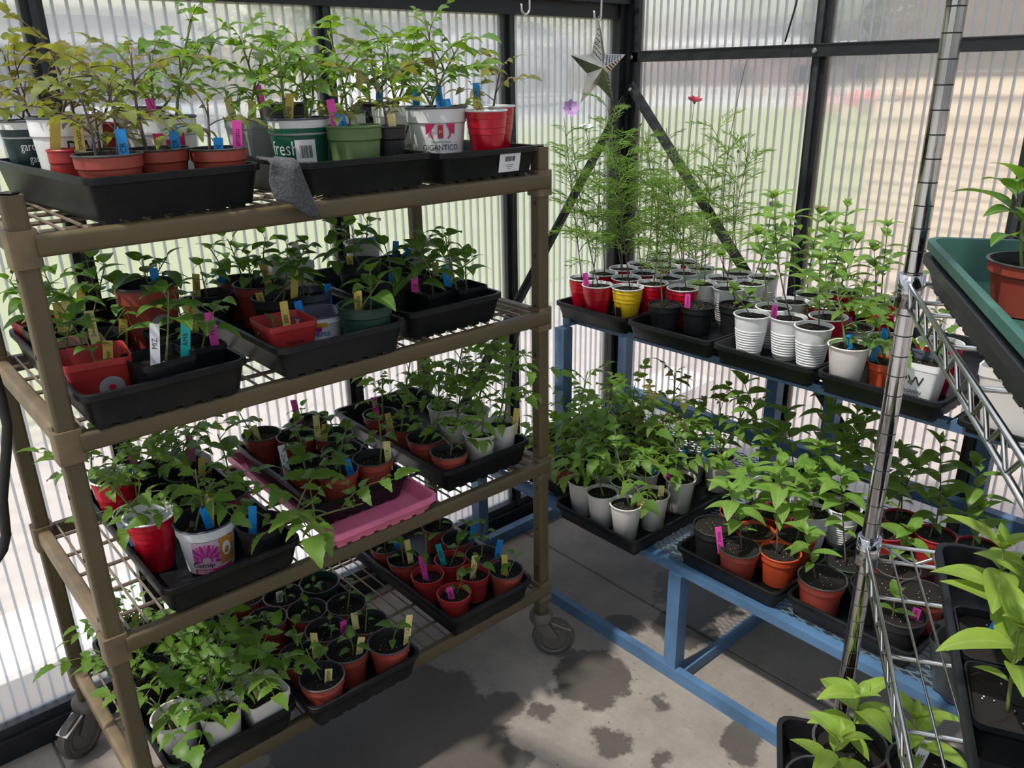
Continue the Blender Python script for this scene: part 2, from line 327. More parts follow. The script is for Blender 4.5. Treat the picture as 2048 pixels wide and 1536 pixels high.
# roof
rf = link('ceiling', None); struct(rf, 'pitched roof of clear polycarbonate sheets on black rafters')
for s, yl in ((1, YW), (-1, YN)):
    run = abs(yl - YR) ; sl_ = math.hypot(run, ZR - ZE); ang = math.atan2(ZR - ZE, run)
    for i in range(6):
        x0, x1 = left_posts[i], left_posts[i + 1]
        me = panel_mesh(x1 - x0, sl_).mesh('panel', ['polyroof', 'polyrib'])
        mtx = Matrix.Translation(((x0 + x1) / 2, yl, ZE + .09)) @ (rot(0 if s > 0 else PI, 'Z')) @ rot(-(ang - PI / 2) if False else (PI / 2 - ang), 'X')
        link('roof_panel', me, rf, mtx)
    for x in left_posts[1:-1]:
        mb = MB(); mb.bar((x, yl, ZE + .07), (x, YR, ZR + .07), .03, .03); mb.obj('rafter', 'frame', rf)
mb = MB(); mb.b2(XL, XW, YR - .03, YR + .03, ZR + .04, ZR + .10); mb.obj('ridge_beam', 'frame', rf)
# hooks and star
def shook(x, y, z, label, sc=1.):
    pts = [(0, 0, .06)] + [(.0, .0, .03)] + [(.016 * math.cos(a) - .016, 0, .0 + .016 * math.sin(a)) for a in [-i * PI / 8 for i in range(0, 9)]] + [(-.033, 0, .012)]
    mb = MB(); mb.tube([Vector(p) * sc for p in pts], .0035, 8); return tag(mb.obj('hook', 'hook', None, T((x, y, z)) @ rot(.0, 'Z'), True), label, 'hook', 'hooks under the eave beam')
shook(1.80, 1.965, 1.768, 'bent white wire hook without anything on it, above the red cups'); shook(2.098, 1.95, 1.758, 'bent white wire hook that carries the tin star')
mb = MB(); rr = [.132, .052]; ring = []
for i in range(10):
    a = PI / 2 + i * PI / 5; r = rr[i % 2] * (1.12 if i == 0 else 1); ring.append(Vector((r * math.cos(a) * .8, 0, r * math.sin(a))))
mb.v = ring + [Vector((0, -.036, 0)), Vector((0, .036, 0))]
for i in range(10): mb.face((i, (i + 1) % 10, 10)); mb.face(((i + 1) % 10, i, 11))
st = thing('tin_star', 'five-pointed punched tin star hanging from a hook in the corner', 'ornament', (2.088, 1.95, 1.60), -.35)
mb.obj('body', 'tin', st)
hb = MB()
for i in (0, 8, 7, 6):
    A = ring[i]; B = ring[(i + 1) % 10]; Cc = Vector((0, -.036, 0))
    for u in range(1, 8):
        for v_ in range(1, 8 - u):
            a_, b_ = u / 8, v_ / 8; p = A * a_ + B * b_ + Cc * (1 - a_ - b_); nn = (B - A).cross(Cc - A).normalized()
            if nn.y > 0: nn = -nn
            hb.bar(p + nn * .0003, p + nn * .0009, .0042, .0042)
hb.obj('punched_hole', 'groove', st)['kind'] = 'stuff'
mb = MB(); mb.tube([(.0, 0, .135), (-.004, 0, .15), (.004, 0, .157), (.002, 0, .16)], .0015, 5); mb.obj('hanging_loop', 'zinc', st)
mb = MB(); mb.tube([(2.29, 1.36, 1.9), (2.285, 1.37, 1.76), (2.27, 1.385, 1.66)], .003, 6); tag(mb.obj('cable_tail', 'cable', None, None, True), 'thin black cable end dangling beside gable mullion', 'cable')
sp_ = [on(x, y, 1, 1.45) for x, y in ((-14, 740), (4, 800), (15, 850), (13, 900), (9, 950), (5, 1000), (9, 1040), (12, 1070), (6, 1100), (-8, 1122), (-30, 1130))]
mb = MB(); mb.tube([p for a, b in zip(sp_, sp_[1:]) for p in (a, a.lerp(b, .5))] + [sp_[-1]], .008, 8); tag(mb.obj('black_strap', 'cable', None, None, True), 'black strap hanging at the left edge beside the cart', 'strap')

# ------------------------------------------------------------ outdoors
g = MB(); g.b2(-60, 60, -40, 80, -.2, -.11); struct(g.obj('gravel_yard', 'gravel'), 'pale gravel yard around the greenhouse')
g = MB(); g.b2(-60, 60, 5.0, 30, -.11, -.085); struct(g.obj('lawn', 'lawn'), 'green lawn beyond the eave wall')
g = MB(); g.b2(8.4, 60, 2.2, 5.0, -.11, -.085); struct(g.obj('lawn_strip', 'lawn'), 'green lawn beyond the gable wall')
g = MB(); g.b2(-60, 60, 30, 36, -.11, -.08); struct(g.obj('road', 'asphalt'), 'grey road across the lawn')
g = MB(); g.b2(44, 50, -40, 30, -.11, -.08); struct(g.obj('side_road', 'asphalt'), 'grey road past the gable end')
for k in range(6):
    g = MB(); x0 = -2.2 + k * .95; g.b2(x0, x0 + .93, 2.34, 2.62, -.11, .05); o = g.obj('walkway_slab', 'slab')
    tag(o, 'pale concrete walkway slab outside the eave wall, %s from the left' % ('first', 'second', 'third', 'fourth', 'fifth', 'sixth')[k], 'slab', 'walkway slabs outside', 'structure')
def house(label, x0, x1, y0, y1, h, wallm, face):
    t = thing('house', label, 'house', ((x0 + x1) / 2, (y0 + y1) / 2, -.1))
    ox, oy = (x0 + x1) / 2, (y0 + y1) / 2; wx, wy = x1 - x0, y1 - y0
    m_ = MB(); m_.b2(-wx / 2, wx / 2, -wy / 2, wy / 2, 0, h); m_.obj('wall', wallm, t)
    m_ = MB(); e = .4; r = [(-wx / 2 - e, -wy / 2 - e, h), (wx / 2 + e, -wy / 2 - e, h), (wx / 2 + e, wy / 2 + e, h), (-wx / 2 - e, wy / 2 + e, h)]
    m_.rings([[(a, b, c) for a, b, c in r], [(a * .98, b * .98, c + .2) for a, b, c in r], [(a * (.05 if wx < wy else .8), b * (.05 if wy <= wx else .8), c + 1.6) for a, b, c in r]], [1, 0], True, True); m_.obj('roof', ['roof', 'housewhite'], t)
    m_ = MB()
    for k in (-1, 0, 1):
        m_ = MB()
        if face == 'x': m_.b2(-wx / 2 - .04, -wx / 2, k * wy * .3 - .5, k * wy * .3 + .5, 1.0, 2.0)
        else: m_.b2(k * wx * .3 - .5, k * wx * .3 + .5, -wy / 2 - .04, -wy / 2, 1.0, 2.0)
        m_.obj('window', 'glassdark', t)
    return t
hs = thing('neighbour_house', 'beige clapboard house standing close behind the gable wall', 'house', (7.2, .0, -.1))
mb = MB(); mb.b2(.03, 4, -6, 3.15, 0, 3.0); mb.obj('wall', 'siding', hs)
bd = MB(); bd.rings([[(0, -6, 0), (.03, -6, 0), (.03, 3.17, 0), (0, 3.17, 0)], [(.022, -6, .158), (.03, -6, .158), (.03, 3.17, .158), (.022, 3.17, .158)]], [0], True, True)
bdm = bd.mesh('clapboard', 'siding')
for k in range(15): link('clapboard', bdm, hs, T((-.01, 0, .05 + k * .16)))
mb = MB(); mb.b2(-.45, .2, -6, 3.4, 2.45, 2.62); mb.obj('eave', 'housewhite', hs); mb = MB(); mb.b2(-.5, 4.3, -6, 3.5, 2.62, 2.9); mb.obj('roof', 'housewhite', hs)
house('low grey house far behind the lawn at the left', -9, 1, 44, 52, 3.4, 'housegrey', 'y'); house('brown house far behind the lawn, second from left', 6, 16, 43, 50, 3.2, 'housebrown', 'y')
house('white house far beyond the lawn near the corner post', 24, 34, 41, 48, 3.2, 'housewhite', 'y'); house('grey house across the side road behind white fence', 52, 60, 8, 20, 3.4, 'housegrey', 'x'); house('brown house across the side road, nearest the beige house', 52, 60, 24, 36, 3.2, 'housebrown', 'x')
def tree(x, y, h, r, label):
    t = thing('tree', label, 'tree', (x, y, -.1), 0, 'trees beyond the road')
    m_ = MB(); m_.tube([(0, 0, 0), (.1, 0, h * .4), (0, .1, h * .6)], .2, 8, 0, .1); m_.obj('trunk', 'bark', t)
    m_ = MB()
    for i in range(700):
        a = U(0, 2 * PI); c = U(-1, 1); q = math.sqrt(1 - c * c) * r * U(.55, 1); p = Vector((q * math.cos(a), q * math.sin(a), h * .65 + c * r * .75)); s = U(.18, .4)
        mm = Matrix.Rotation(U(0, 6), 3, (U(-1, 1), U(-1, 1), .1)); b = len(m_.v)
        m_.v.extend([p + mm @ Vector(q_) * s for q_ in ((-1, 0, 0), (0, -.6, .1), (1, 0, 0), (0, .6, .1))]); m_.face((b, b + 1, b + 2, b + 3))
    m_.obj('crown', 'tree', t)['kind'] = 'stuff'
tree(-6, 39, 6, 2.6, 'leafy tree before the grey house at far left'); tree(3.5, 40, 7, 3, 'leafy tree between the two far houses at left'); tree(19, 40, 6.5, 2.8, 'leafy tree left of the white far house'); tree(38, 38, 7, 3.2, 'leafy tree where the two roads meet'); tree(47, 21.5, 6, 2.6, 'leafy tree between the houses across the side road')
fc = thing('picket_fence', 'white picket fence along the far side road', 'fence', (43, 0, -.1))
for z in (.3, .75):
    mb = MB(); mb.b2(-.03, .03, 5, 40, z, z + .1); mb.obj('rail', 'fence', fc)
pk = MB(); pk.b2(-.05, -.03, -.05, .05, 0, 1.0); pkm = pk.mesh('picket', 'fence')
for i in range(117): link('picket', pkm, fc, T((0, 5.1 + i * .3, 0)))
fc = thing('rail_fence', 'pale rail fence along the road behind the lawn', 'fence', (0, 29.5, -.1))
for z in (.3, .7):
    mb = MB(); mb.b2(-14, 30, -.04, .04, z, z + .12); mb.obj('rail', 'fence', fc)
for i in range(23):
    mb = MB(); mb.b2(-14 + i * 2 - .06, -14 + i * 2 + .06, -.06, .06, 0, .95); mb.obj('post', 'fence', fc)
def car(x, y, rz, m_, label):
    t = thing('car', label, 'car', (x, y, -.08), rz)
    b = MB(); b.rings([[(sx * 2.1 * a, sy * .85 * a2, z) for sx, sy in ((-1, -1), (1, -1), (1, 1), (-1, 1))] for a, a2, z in ((.96, .95, .3), (1, 1, .5), (1, 1, .75), (.95, .92, .9))], None, True, True); b.obj('body', m_, t)
    b = MB(); b.rings([[(-1.5, -.75, .9), (1.1, -.75, .9), (1.1, .75, .9), (-1.5, .75, .9)], [(-1.1, -.65, 1.4), (.5, -.65, 1.4), (.5, .65, 1.4), (-1.1, .65, 1.4)]], None, True, True); b.obj('cabin', 'glassdark', t)
    for sx in (-1.3, 1.3):
        for sy in (-.8, .8):
            b = MB(); b.lathe([(.2, -.1), (.33, -.1), (.33, .1), (.2, .1)], 14); b.obj('wheel', 'rubber', t, T((sx, sy, .33)) @ rot(PI / 2, 'X'))
car(36.5, 14.2, 1.4, 'carred', 'red car parked beyond the gable wall before the white fence'); car(10, 33, 0, 'housewhite', 'white car on the road behind the lawn'); car(-3.5, 33.2, 0, 'housegrey', 'grey car on the road at far left')

# ------------------------------------------------------------ cart on casters (left)
SH = (1.368, 1.040, .632, .245)                 # shelf tops
FX0, FX1, FY0, FY1 = .245, 1.322, 1.413, 1.932   # post centres
PW_ = .032
rk = thing('shelf_cart', 'tall olive-brown four-tier wire shelf cart on casters', 'shelf cart', (.78, 1.67, 0))
RO = T((-.78, -1.67, 0))
def rpart(mb, nm, m, par=None, sm=False): return mb.obj(nm, m, par or rk, RO if par is None else None, sm)
for x in (FX0, FX1):
    for y in (FY0, FY1):
        mb = MB(); r0 = rrect(PW_, PW_, .005, 0, x, y, 2); mb.rings([[(a, b, .15) for a, b, c in r0], [(a, b, 1.427) for a, b, c in r0]], None, True, True); po = rpart(mb, 'post', 'olive')
        mb = MB(); mb.lathe([(.012, 1.427), (.015, 1.43), (.012, 1.432)], 4, o=(x, y, 0)); mb.obj('post_cap', 'cable', po)
        if y == FY0:
            mb = MB()
            for k in range(9): mb.lathe([(.005, 0), (.003, .002)], 8, None, False, True)
            hm = MB(); hm.lathe([(.0052, 0), (.003, .0015)], 8, None, False, True); hme = hm.mesh('post_hole', 'groove')
            for k in range(9): link('post_hole', hme, po, T((x - PW_ / 2 - .0002, y, .3 + k * .125)) @ rot(-PI / 2, 'Y'))
        # caster
        yaw = 2.35 if x > 1 and y < 1.5 else (.5 if x < 1 else 1.2)
        cs = rpart(MB().lathe([(.0, .115), (.03, .115), (.034, .125), (.034, .14), (.027, .15), (.0, .151)], 20, o=(x, y, 0)), 'caster', 'caster', None, 2)
        d = Vector((math.cos(yaw), math.sin(yaw), 0)); off = d * -.035; c = Vector((x, y, .062)) + off
        fk = MB(); sd = Vector((-d.y, d.x, 0))
        for s in (-1, 1): fk.bar(Vector((x, y, .118)) + sd * s * .019, c + sd * s * .019, .036, .003, 0, sd)
        fk.bar(Vector((x, y, .115)) - d * .022, Vector((x, y, .115)) + d * .022, .041, .006); fk.obj('fork', 'caster', cs)
        wmx = T(c) @ rot(yaw, 'Z') @ rot(PI / 2, 'X')
        MB().lathe([(.03, -.012), (.05, -.014), (.059, -.011), (.062, 0), (.059, .011), (.05, .014), (.03, .012)], 28, None, True, True).obj('wheel_tyre', 'rubber', cs, wmx, 2)
        MB().lathe([(.0, -.019), (.008, -.019), (.008, -.012), (.040, -.0125), (.043, -.0155), (.046, -.0155), (.046, .0155), (.043, .0155), (.040, .0125), (.008, .012), (.008, .019), (.0, .019)], 28).obj('wheel_hub', 'caster', cs, wmx, 2)
        bk = MB(); bk.bar(Vector((x, y, .118)) - d * .03, Vector((x, y, .095)) - d * .085, .034, .004); bk.obj('brake_lever', 'zinc', cs)
wy = MB(); wy.tube([(0, 0, 0), (0, FY1 - FY0, 0)], .0028, 5); wym = wy.mesh('shelf_wire', 'wire')
wx_ = MB(); wx_.tube([(FX0, 0, 0), (FX1, 0, 0)], .0042, 6); wxm = wx_.mesh('cross_rod', 'wire')
NB = {1.368: 'top', 1.040: 'second', .632: 'third', .245: 'bottom'}
def rbeam(mb, a, b, wd, ht):
    a = Vector(a); b = Vector(b); d = (b - a).normalized(); s = Vector((-d.y, d.x, 0))
    pr = [(p[0], p[1]) for p in rrect(wd, ht, .007, 0, seg=3)]
    mb.rings([[p + s * u + Vector((0, 0, v)) for u, v in pr] for p in (a, b)], None, True, True)
for z in SH:
    mb = MB(); h = .035; zc = z - h / 2
    rbeam(mb, (FX0 + PW_ / 2, FY0 - .014, zc), (FX1 + .012, FY0 - .014, zc), .024, h); sh = rpart(mb, 'shelf', 'olive', None, 2)
    mb = MB(); rbeam(mb, (FX0 + .012, FY1 + .004, zc), (FX1, FY1 + .004, zc), .024, h); mb.obj('back_rail', 'olive', sh, None, 2)
    for x in (FX0, FX1):
        mb = MB(); rbeam(mb, (x, FY0 + .012, zc), (x, FY1, zc), .028, h); mb.obj('side_rail', 'oliveworn', sh, None, 2)
        for y in (FY0, FY1):
            mb = MB(); r0 = rrect(PW_ + .012, PW_ + .012, .006, 0, x, y, 2); mb.rings([[(a, b, z - .05) for a, b, c in r0], [(a, b, z + .008) for a, b, c in r0]], None, True, True); mb.obj('sleeve', 'oliveworn', sh, None, 2)
    n = 31
    for i in range(n): link('shelf_wire', wym, sh, T((FX0 + .03 + i * (FX1 - FX0 - .06) / (n - 1), FY0, z - .003)))
    for i in range(5): link('cross_rod', wxm, sh, T((0, FY0 + .07 + i * .1, z - .0105)))

# ------------------------------------------------------------ blue two-tier bench (right)
BZ1, BZ2 = .360, .852
bn_ = thing('plant_bench', 'blue steel two-tier plant bench along the gable wall', 'bench', (1.9, 1.2, 0))
BO = T((-1.9, -1.2, 0))
def bp_(nm, m, *boxes):
    mb = MB()
    for b in boxes: mb.b2(*b)
    return mb.obj(nm, m, bn_, BO)
Y0, Y1 = .10, 1.975
bp_('floor_rail', 'blue', (1.512, 1.535, Y0, Y1, 0, .038)); bp_('floor_rail', 'blue', (1.535, 2.25, Y1 - .03, Y1, 0, .04)); bp_('floor_rail', 'blue', (2.23, 2.262, Y0, Y1, 0, .04))
bp_('cross_rail', 'blue', (1.535, 2.25, 1.06, 1.066, 0, .035), (1.535, 2.25, 1.066, 1.10, 0, .005))
for y in (1.10, 1.95, .13): bp_('leg', 'blue', (1.515, 1.555, y - .02, y + .02, .038, .337))
for y in (1.93, 1.29, 1.09, .65): bp_('back_leg', 'blue', (2.232, 2.272, y - .02, y + .02, 0, BZ2 - .03))
for y in (1.775, .33, .15): bp_('upper_leg', 'blue', (1.745, 1.785, y - .02, y + .02, BZ1, BZ2 - .03))
bp_('front_beam', 'blue', (1.522, 1.552, Y0, Y1, .336, .3595)); bp_('back_beam', 'blue', (2.235, 2.268, Y0, Y1, .41, .45)); bp_('end_beam', 'blue', (1.552, 2.25, Y1 - .03, Y1, .336, .361)); bp_('end_beam', 'blue', (1.552, 2.25, Y0, Y0 + .03, .336, .361))
bp_('upper_front_beam', 'blue', (1.80, 1.825, .12, 1.80, BZ2 - .022, BZ2)); bp_('upper_back_beam', 'blue', (2.24, 2.27, .12, 1.97, BZ2 - .03, BZ2)); bp_('upper_end_beam', 'blue', (1.785, 2.25, 1.77, 1.80, BZ2 - .03, BZ2)); bp_('upper_end_beam', 'blue', (1.735, 2.25, .12, .15, BZ2 - .03, BZ2)); bp_('upper_end_beam', 'blue', (1.825, 2.25, 1.06, 1.09, BZ2 - .03, BZ2))
def expmesh(x0, x1, y0, y1, z, nm):
    mb = MB(); sl2 = .42; st_ = .019
    k = x0 - (y1 - y0) * sl2
    while k < x1 + (y1 - y0) * sl2:
        for s in (1, -1):
            # line x = k + s*sl2*(y-y0), clipped to the rectangle
            ya, yb = y0, y1; f_ = lambda y: k + s * sl2 * (y - y0) + (0 if s > 0 else 0)
            lo = (x0 - k) / (s * sl2) + y0; hi = (x1 - k) / (s * sl2) + y0
            if lo > hi: lo, hi = hi, lo
            ya = max(ya, lo); yb = min(yb, hi)
            if yb - ya > .01: mb.bar((f_(ya), ya, z), (f_(yb), yb, z + .0006 * s), .0018, .003)
        k += st_
    o = mb.obj(nm, 'bluemesh', bn_, BO); o['kind'] = 'stuff'; return o
expmesh(1.545, 2.236, Y0 + .03, Y1 - .03, BZ1 - .003, 'expanded_mesh')
for i in range(40):
    y = .135 + i * .0425; mb = MB(); mb.tube([(1.79, y, BZ2 - .002), (2.25, y, BZ2 - .002)], .003, 5); mb.obj('deck_rod', 'cable', bn_, BO)

# ------------------------------------------------------------ chrome wire shelving (right foreground)
PX, PY = 1.129, .459
ux, uy = -.847, -.532; vx, vy = .532, -.847
CU, CV = .80, .42
def cw(u, v, z): return Vector((PX + ux * u + vx * v, PY + uy * u + vy * v, z))
cr = thing('wire_shelving', 'chrome wire shelving unit with grooved posts in the right foreground', 'shelf unit', (PX, PY, 0), math.atan2(uy, ux))
# local frame: x along u, y = -v
def cl(u, v, z): return Vector((u, v, z))
SGN = 1 if (ux * vy - uy * vx) > 0 else -1
def C_(u, v, z): return Vector((u, v * SGN, z))
CZ = (1.30, .885, .485)
for u, v in ((0, 0), (CU, 0), (0, CV), (CU, CV)):
    prof = [(.0, .03), (.0125, .03)]; z = .06; gm = [0]
    while z < 1.80:
        prof += [(.0125, z), (.0119, z + .0004), (.0119, z + .0014), (.0125, z + .0018)]; gm += [0, 1, 1, 1]; z += .030
    prof += [(.0125, 1.815), (0, 1.815)]; gm += [0, 0]
    mb = MB(); mb.lathe(prof, 20, gm, False, False, C_(u, v, 0)); po = mb.obj('post', ['chrome', 'groove'], cr, None, 2)
    MB().lathe([(.0155, 1.795), (.0155, 1.82), (.012, 1.825)], 16, None, True, True, C_(u, v, 0)).obj('post_cap', 'cable', po)
    MB().lathe([(.0, 0), (.022, 0), (.022, .008), (.01, .03), (0, .03)], 16, None, True, True, C_(u, v, 0)).obj('foot', 'cable', po)
def truss(a, b, z, par, nm, seg):
    for dz in (.005, -.022):
        mb = MB(); mb.tube([a + Vector((0, 0, z + dz)), b + Vector((0, 0, z + dz))], .0032, 8); mb.obj(nm + '_wire', 'chromewire', par, None, 1)
    mb = MB(); L = (b - a).length; n = int(L / seg); pts = []
    for i in range(n + 1):
        p = a + (b - a) * (i / n); zz = z + (.003 if i % 2 == 0 else -.020)
        pts += [p - (b - a) * (.1 / n) + Vector((0, 0, zz)), p + (b - a) * (.1 / n) + Vector((0, 0, zz))]
    mb.tube(pts, .0024, 6); mb.obj(nm + '_zigzag', 'chromewire', par, None, 1)
for z in CZ:
    sh = MB()
    prf = [(.0165, -.028), (.0185, -.028), (.0175, .018), (.0155, .018)]
    for u, v in ((0, 0), (CU, 0), (0, CV), (CU, CV)): sh.lathe([(r, z + dz) for r, dz in prf], 20, None, False, False, C_(u, v, 0)); sh.lathe([(.0126, z + .0175), (.0165, z + .018)], 20, None, False, False, C_(u, v, 0))
    sh = sh.obj('shelf', 'chrome', cr, None, 1)
    truss(C_(.018, -.004, 0), C_(CU - .018, -.004, 0), z, sh, 'side', .03); truss(C_(.018, CV, 0), C_(CU - .018, CV, 0), z, sh, 'side', .03)
    truss(C_(0, .018, 0), C_(0, CV - .018, 0), z, sh, 'end', .045); truss(C_(CU, .018, 0), C_(CU, CV - .018, 0), z, sh, 'end', .045)
    wm_ = MB(); wm_.tube([C_(0, 0, 0), C_(CU, 0, 0)], .0018, 6); wme = wm_.mesh('deck_wire', 'chromewire', 1)
    for i in range(1, 14): link('deck_wire', wme, sh, T(C_(0, i * CV / 14, z + .003)))
    rm_ = MB(); rm_.tube([C_(0, 0, 0), C_(0, CV, 0)], .003, 6); rme = rm_.mesh('support_rod', 'chromewire', 1)
    for i in range(1, 6): link('support_rod', rme, sh, T(C_(.13 * i, 0, z - .004)))

# ------------------------------------------------------------ trays
def tray_mb(w_, d, h, t=.0025, lip=.008, taper=.016, foot=True):
    mb = MB(); b = .006 if foot else 0
    R0 = [rrect(w_ - 2 * taper, d - 2 * taper, .018, b), rrect(w_ - .012, d - .012, .022, h - .014), rrect(w_ - .01, d - .01, .022, h - .013), rrect(w_, d, .024, h - .012), rrect(w_, d, .024, h - .001), rrect(w_ - .003, d - .003, .023, h), rrect(w_ - .016, d - .016, .02, h - .0005), rrect(w_ - .019, d - .019, .02, h - .006), rrect(w_ - 2 * taper - 2 * t - .002, d - 2 * taper - 2 * t - .002, .016, b + t)]
    mb.rings(R0, None, True, True)
    if foot:
        n = max(3, int((w_ - 2 * taper) / .034))
        for i in range(n): mb.b2(-w_ / 2 + taper + .006 + i * (w_ - 2 * taper - .012) / n, -w_ / 2 + taper + .006 + (i + .62) * (w_ - 2 * taper - .012) / n, -d / 2 + taper + .003, d / 2 - taper - .003, 0, b + .001)
    return mb
TR = {}
def tray(key, label, c, w_, d, h, m='tray', rz=0, foot=True, zfloor=.009, name='seedling_tray'):
    o = tray_mb(w_, d, h, foot=foot).obj(name, m, None, T(c) @ rot(rz, 'Z'), 2)
    tag(o, label, 'tray', 'seedling trays')
    TR[key] = dict(o=o, c=Vector(c), w=w_, d=d, h=h, rz=rz, z=c[2] + zfloor, pots=[]); return o
def rtray(key, x0, x1, y0, y1, sz, h, label, **k): return tray(key, label, ((x0 + x1) / 2, (y0 + y1) / 2, sz + .0005), x1 - x0, y1 - y0, h, **k)
tray('s1l', 'deep black tray of tomato pots at the left end of the top cart shelf', (.479, 1.664, SH[0] + .0005), .30, .54, .075, rz=.061)
rtray('s1m', .712, 1.006, 1.385, 1.925, SH[0], .070, 'deep black tray with the green-banded pot in the middle of the top cart shelf')
t_ = rtray('s1r', 1.022, 1.303, 1.385, 1.925, SH[0], .065, 'black tray with a white barcode sticker at the right end of the top cart shelf')
rtray('s2l', .268, .556, 1.365, 1.905, SH[1], .068, 'black tray of square pepper pots at the left of the second cart shelf')
rtray('s2m', .612, .905, 1.368, 1.908, SH[1], .068, 'black tray with two low tubs in the middle of the second cart shelf', m='traygrey')
rtray('s2r', .928, 1.200, 1.40, 1.94, SH[1], .068, 'black tray of square pots at the right of the second cart shelf')
rtray('s3l', .335, .620, 1.378, 1.915, SH[2], .066, 'black tray holding the red cup and flower-print pot on the third cart shelf')
rtray('pink', .680, .965, 1.372, 1.93, SH[2], .040, 'shallow pink tray under a black tray on the third cart shelf', m='pink')
tray('s3m', 'black tray standing inside the pink tray', (.822, 1.682, SH[2] + .0115), .245, .45, .062)
rtray('s3r', 1.008, 1.292, 1.41, 1.95, SH[2], .066, 'black tray with white cups at the right of the third cart shelf')
rtray('s4l', .280, .560, 1.37, 1.91, SH[3], .066, 'black tray with white cups at the left of the bottom cart shelf')
rtray('s4m', .568, .858, 1.325, 1.865, SH[3], .066, 'black tray of sprout pots in the middle of the bottom cart shelf')
rtray('s4r', .978, 1.258, 1.368, 1.908, SH[3], .066, 'black tray of sprout pots at the right of the bottom cart shelf')
# sticker on the top right tray
stk = MB(); stk.b2(-.03, .03, -.0006, 0, -.021, .021); sk = stk.obj('barcode_sticker', 'tagwhite', t_, T((.05, -.2625, .034)) @ rot(.19, 'X'))
bc = MB()
for i in range(14): bc.b2(-.014 + i * .002, -.014 + i * .002 + U(.0005, .0015), -.0011, -.0007, .002, .013)
for k, wd in enumerate((.024, .016, .012)): bc.b2(-wd / 2, wd / 2, -.0011, -.0007, -.006 - k * .004, -.005 - k * .004)
bc.obj('barcode', 'ink', sk)
# bench trays (short side to the aisle)
def btray(key, y0, y1, xf, z, h, label, ln=.54, **k): return tray(key, label, (xf + ln / 2, (y0 + y1) / 2, z + .0005), ln, y1 - y0, h, **k)
btray('u1', 1.508, 1.806, 1.748, BZ2, .055, 'black tray of red cups on the upper bench, nearest the corner'); btray('u2', 1.205, 1.503, 1.745, BZ2, .055, 'black tray with black pots in front, second on the upper bench from the corner')
btray('u3', .905, 1.200, 1.742, BZ2, .055, 'black tray of ribbed white cups, third on the upper bench from the corner'); btray('u4', .605, .900, 1.742, BZ2, .055, 'black tray with the square lettered pot, fourth on the upper bench from the corner')
btray('l0', 1.515, 1.90, 1.54, BZ1, .055, 'black tray of dark pots at the corner end of the lower bench')
btray('l1', 1.190, 1.508, 1.455, BZ1, .055, 'black tray of white cups on the lower bench by the aisle'); btray('l2', .812, 1.118, 1.525, BZ1, .055, 'wet black tray with orange-red pots on the lower bench'); btray('l3', .500, .806, 1.545, BZ1, .055, 'black tray behind the chrome post on the lower bench')
cang = math.atan2(uy, ux)
def ctray(key, u0, u1, v0, v1, z, h, label, **k):
    c = cw((u0 + u1) / 2, (v0 + v1) / 2, z + .0065); return tray(key, label, tuple(c), u1 - u0, v1 - v0, h, rz=cang, **k)
btray('u5', .270, .575, 1.742, BZ2, .030, 'shallow black tray under the white box at the near end of the upper bench')
ctray('c1', .030, .60, .0, .29, CZ[0], .050, 'black tray under the green tray on the top chrome shelf', m='traygrey')
tray('c1g', 'weathered dark green tray on the top chrome shelf', tuple(cw(.315, .145, CZ[0] + .0155)), .567, .287, .060, 'traygreen', cang)
tray('c2', 'black tray with square zinnia pots on the middle chrome shelf', (.9205, .104, CZ[1] + .0065), .56, .29, .062, 'tray', math.atan2(-.452, -.892))
ctray('c3', .03, .57, -.105, .185, CZ[2], .066, 'black tray jutting over the aisle on the lowest chrome shelf')
mb = MB(); mb.rings([rrect(.10, .005, .002, 0), rrect(.10, .005, .002, .001)], None, True, True)
# felt rag
rg = MB(); n1, n2 = 8, 12; grid = []
for j in range(n2 + 1):
    t = j / n2; row = []
    for i in range(n1 + 1):
        s = i / n1; wd = .035 + .055 * t * (1.15 - .5 * abs(t - .6)); x = .664 + (s - .5) * wd + .022 * t * t; 
        z = SH[0] + .08 - max(0, t - .2) * (.085 + .055 * s) + .004 * math.sin(s * 7); y = 1.392 - min(t / .2, 1) * .03 + .008 * math.sin(s * 5 + t * 3) + (.05 * (1 - t / .2) if t < .2 else 0)
        row.append(Vector((x, y, z)))
    grid.append(row)
for off in (0, .003):
    b = len(rg.v)
    for r in grid: rg.v.extend(p + Vector((0, off, 0)) for p in r)
    for j in range(n2):
        for i in range(n1): q = b + j * (n1 + 1) + i; rg.face((q, q + 1, q + n1 + 2, q + n1 + 1) if not off else (q, q + n1 + 1, q + n1 + 2, q + 1))
nb = (n1 + 1) * (n2 + 1)
edge = [i for i in range(n1 + 1)] + [(j + 1) * (n1 + 1) - 1 for j in range(1, n2 + 1)] + [n2 * (n1 + 1) + i for i in range(n1 - 1, -1, -1)] + [j * (n1 + 1) for j in range(n2 - 1, 0, -1)]
for a, b in zip(edge, edge[1:] + edge[:1]): rg.face((a, a + nb, b + nb, b))
tag(rg.obj('felt_rag', 'felt', None, None, 1), 'dark grey felt scrap hanging over the top shelf edge between two trays', 'cloth')
mb = MB()
for i in range(7):
    a = Vector((.728 + U(-.004, .004), 1.391, SH[0] + .001)); mb.tube([a, a + Vector((U(-.01, .01), -.006, U(.0, .008))), a + Vector((U(-.012, .016), -.012, U(-.01, .012)))], .0005, 4)
tag(mb.obj('straw_wisp', 'straw'), 'wisp of dry straw on the top shelf edge beside the felt scrap', 'straw')

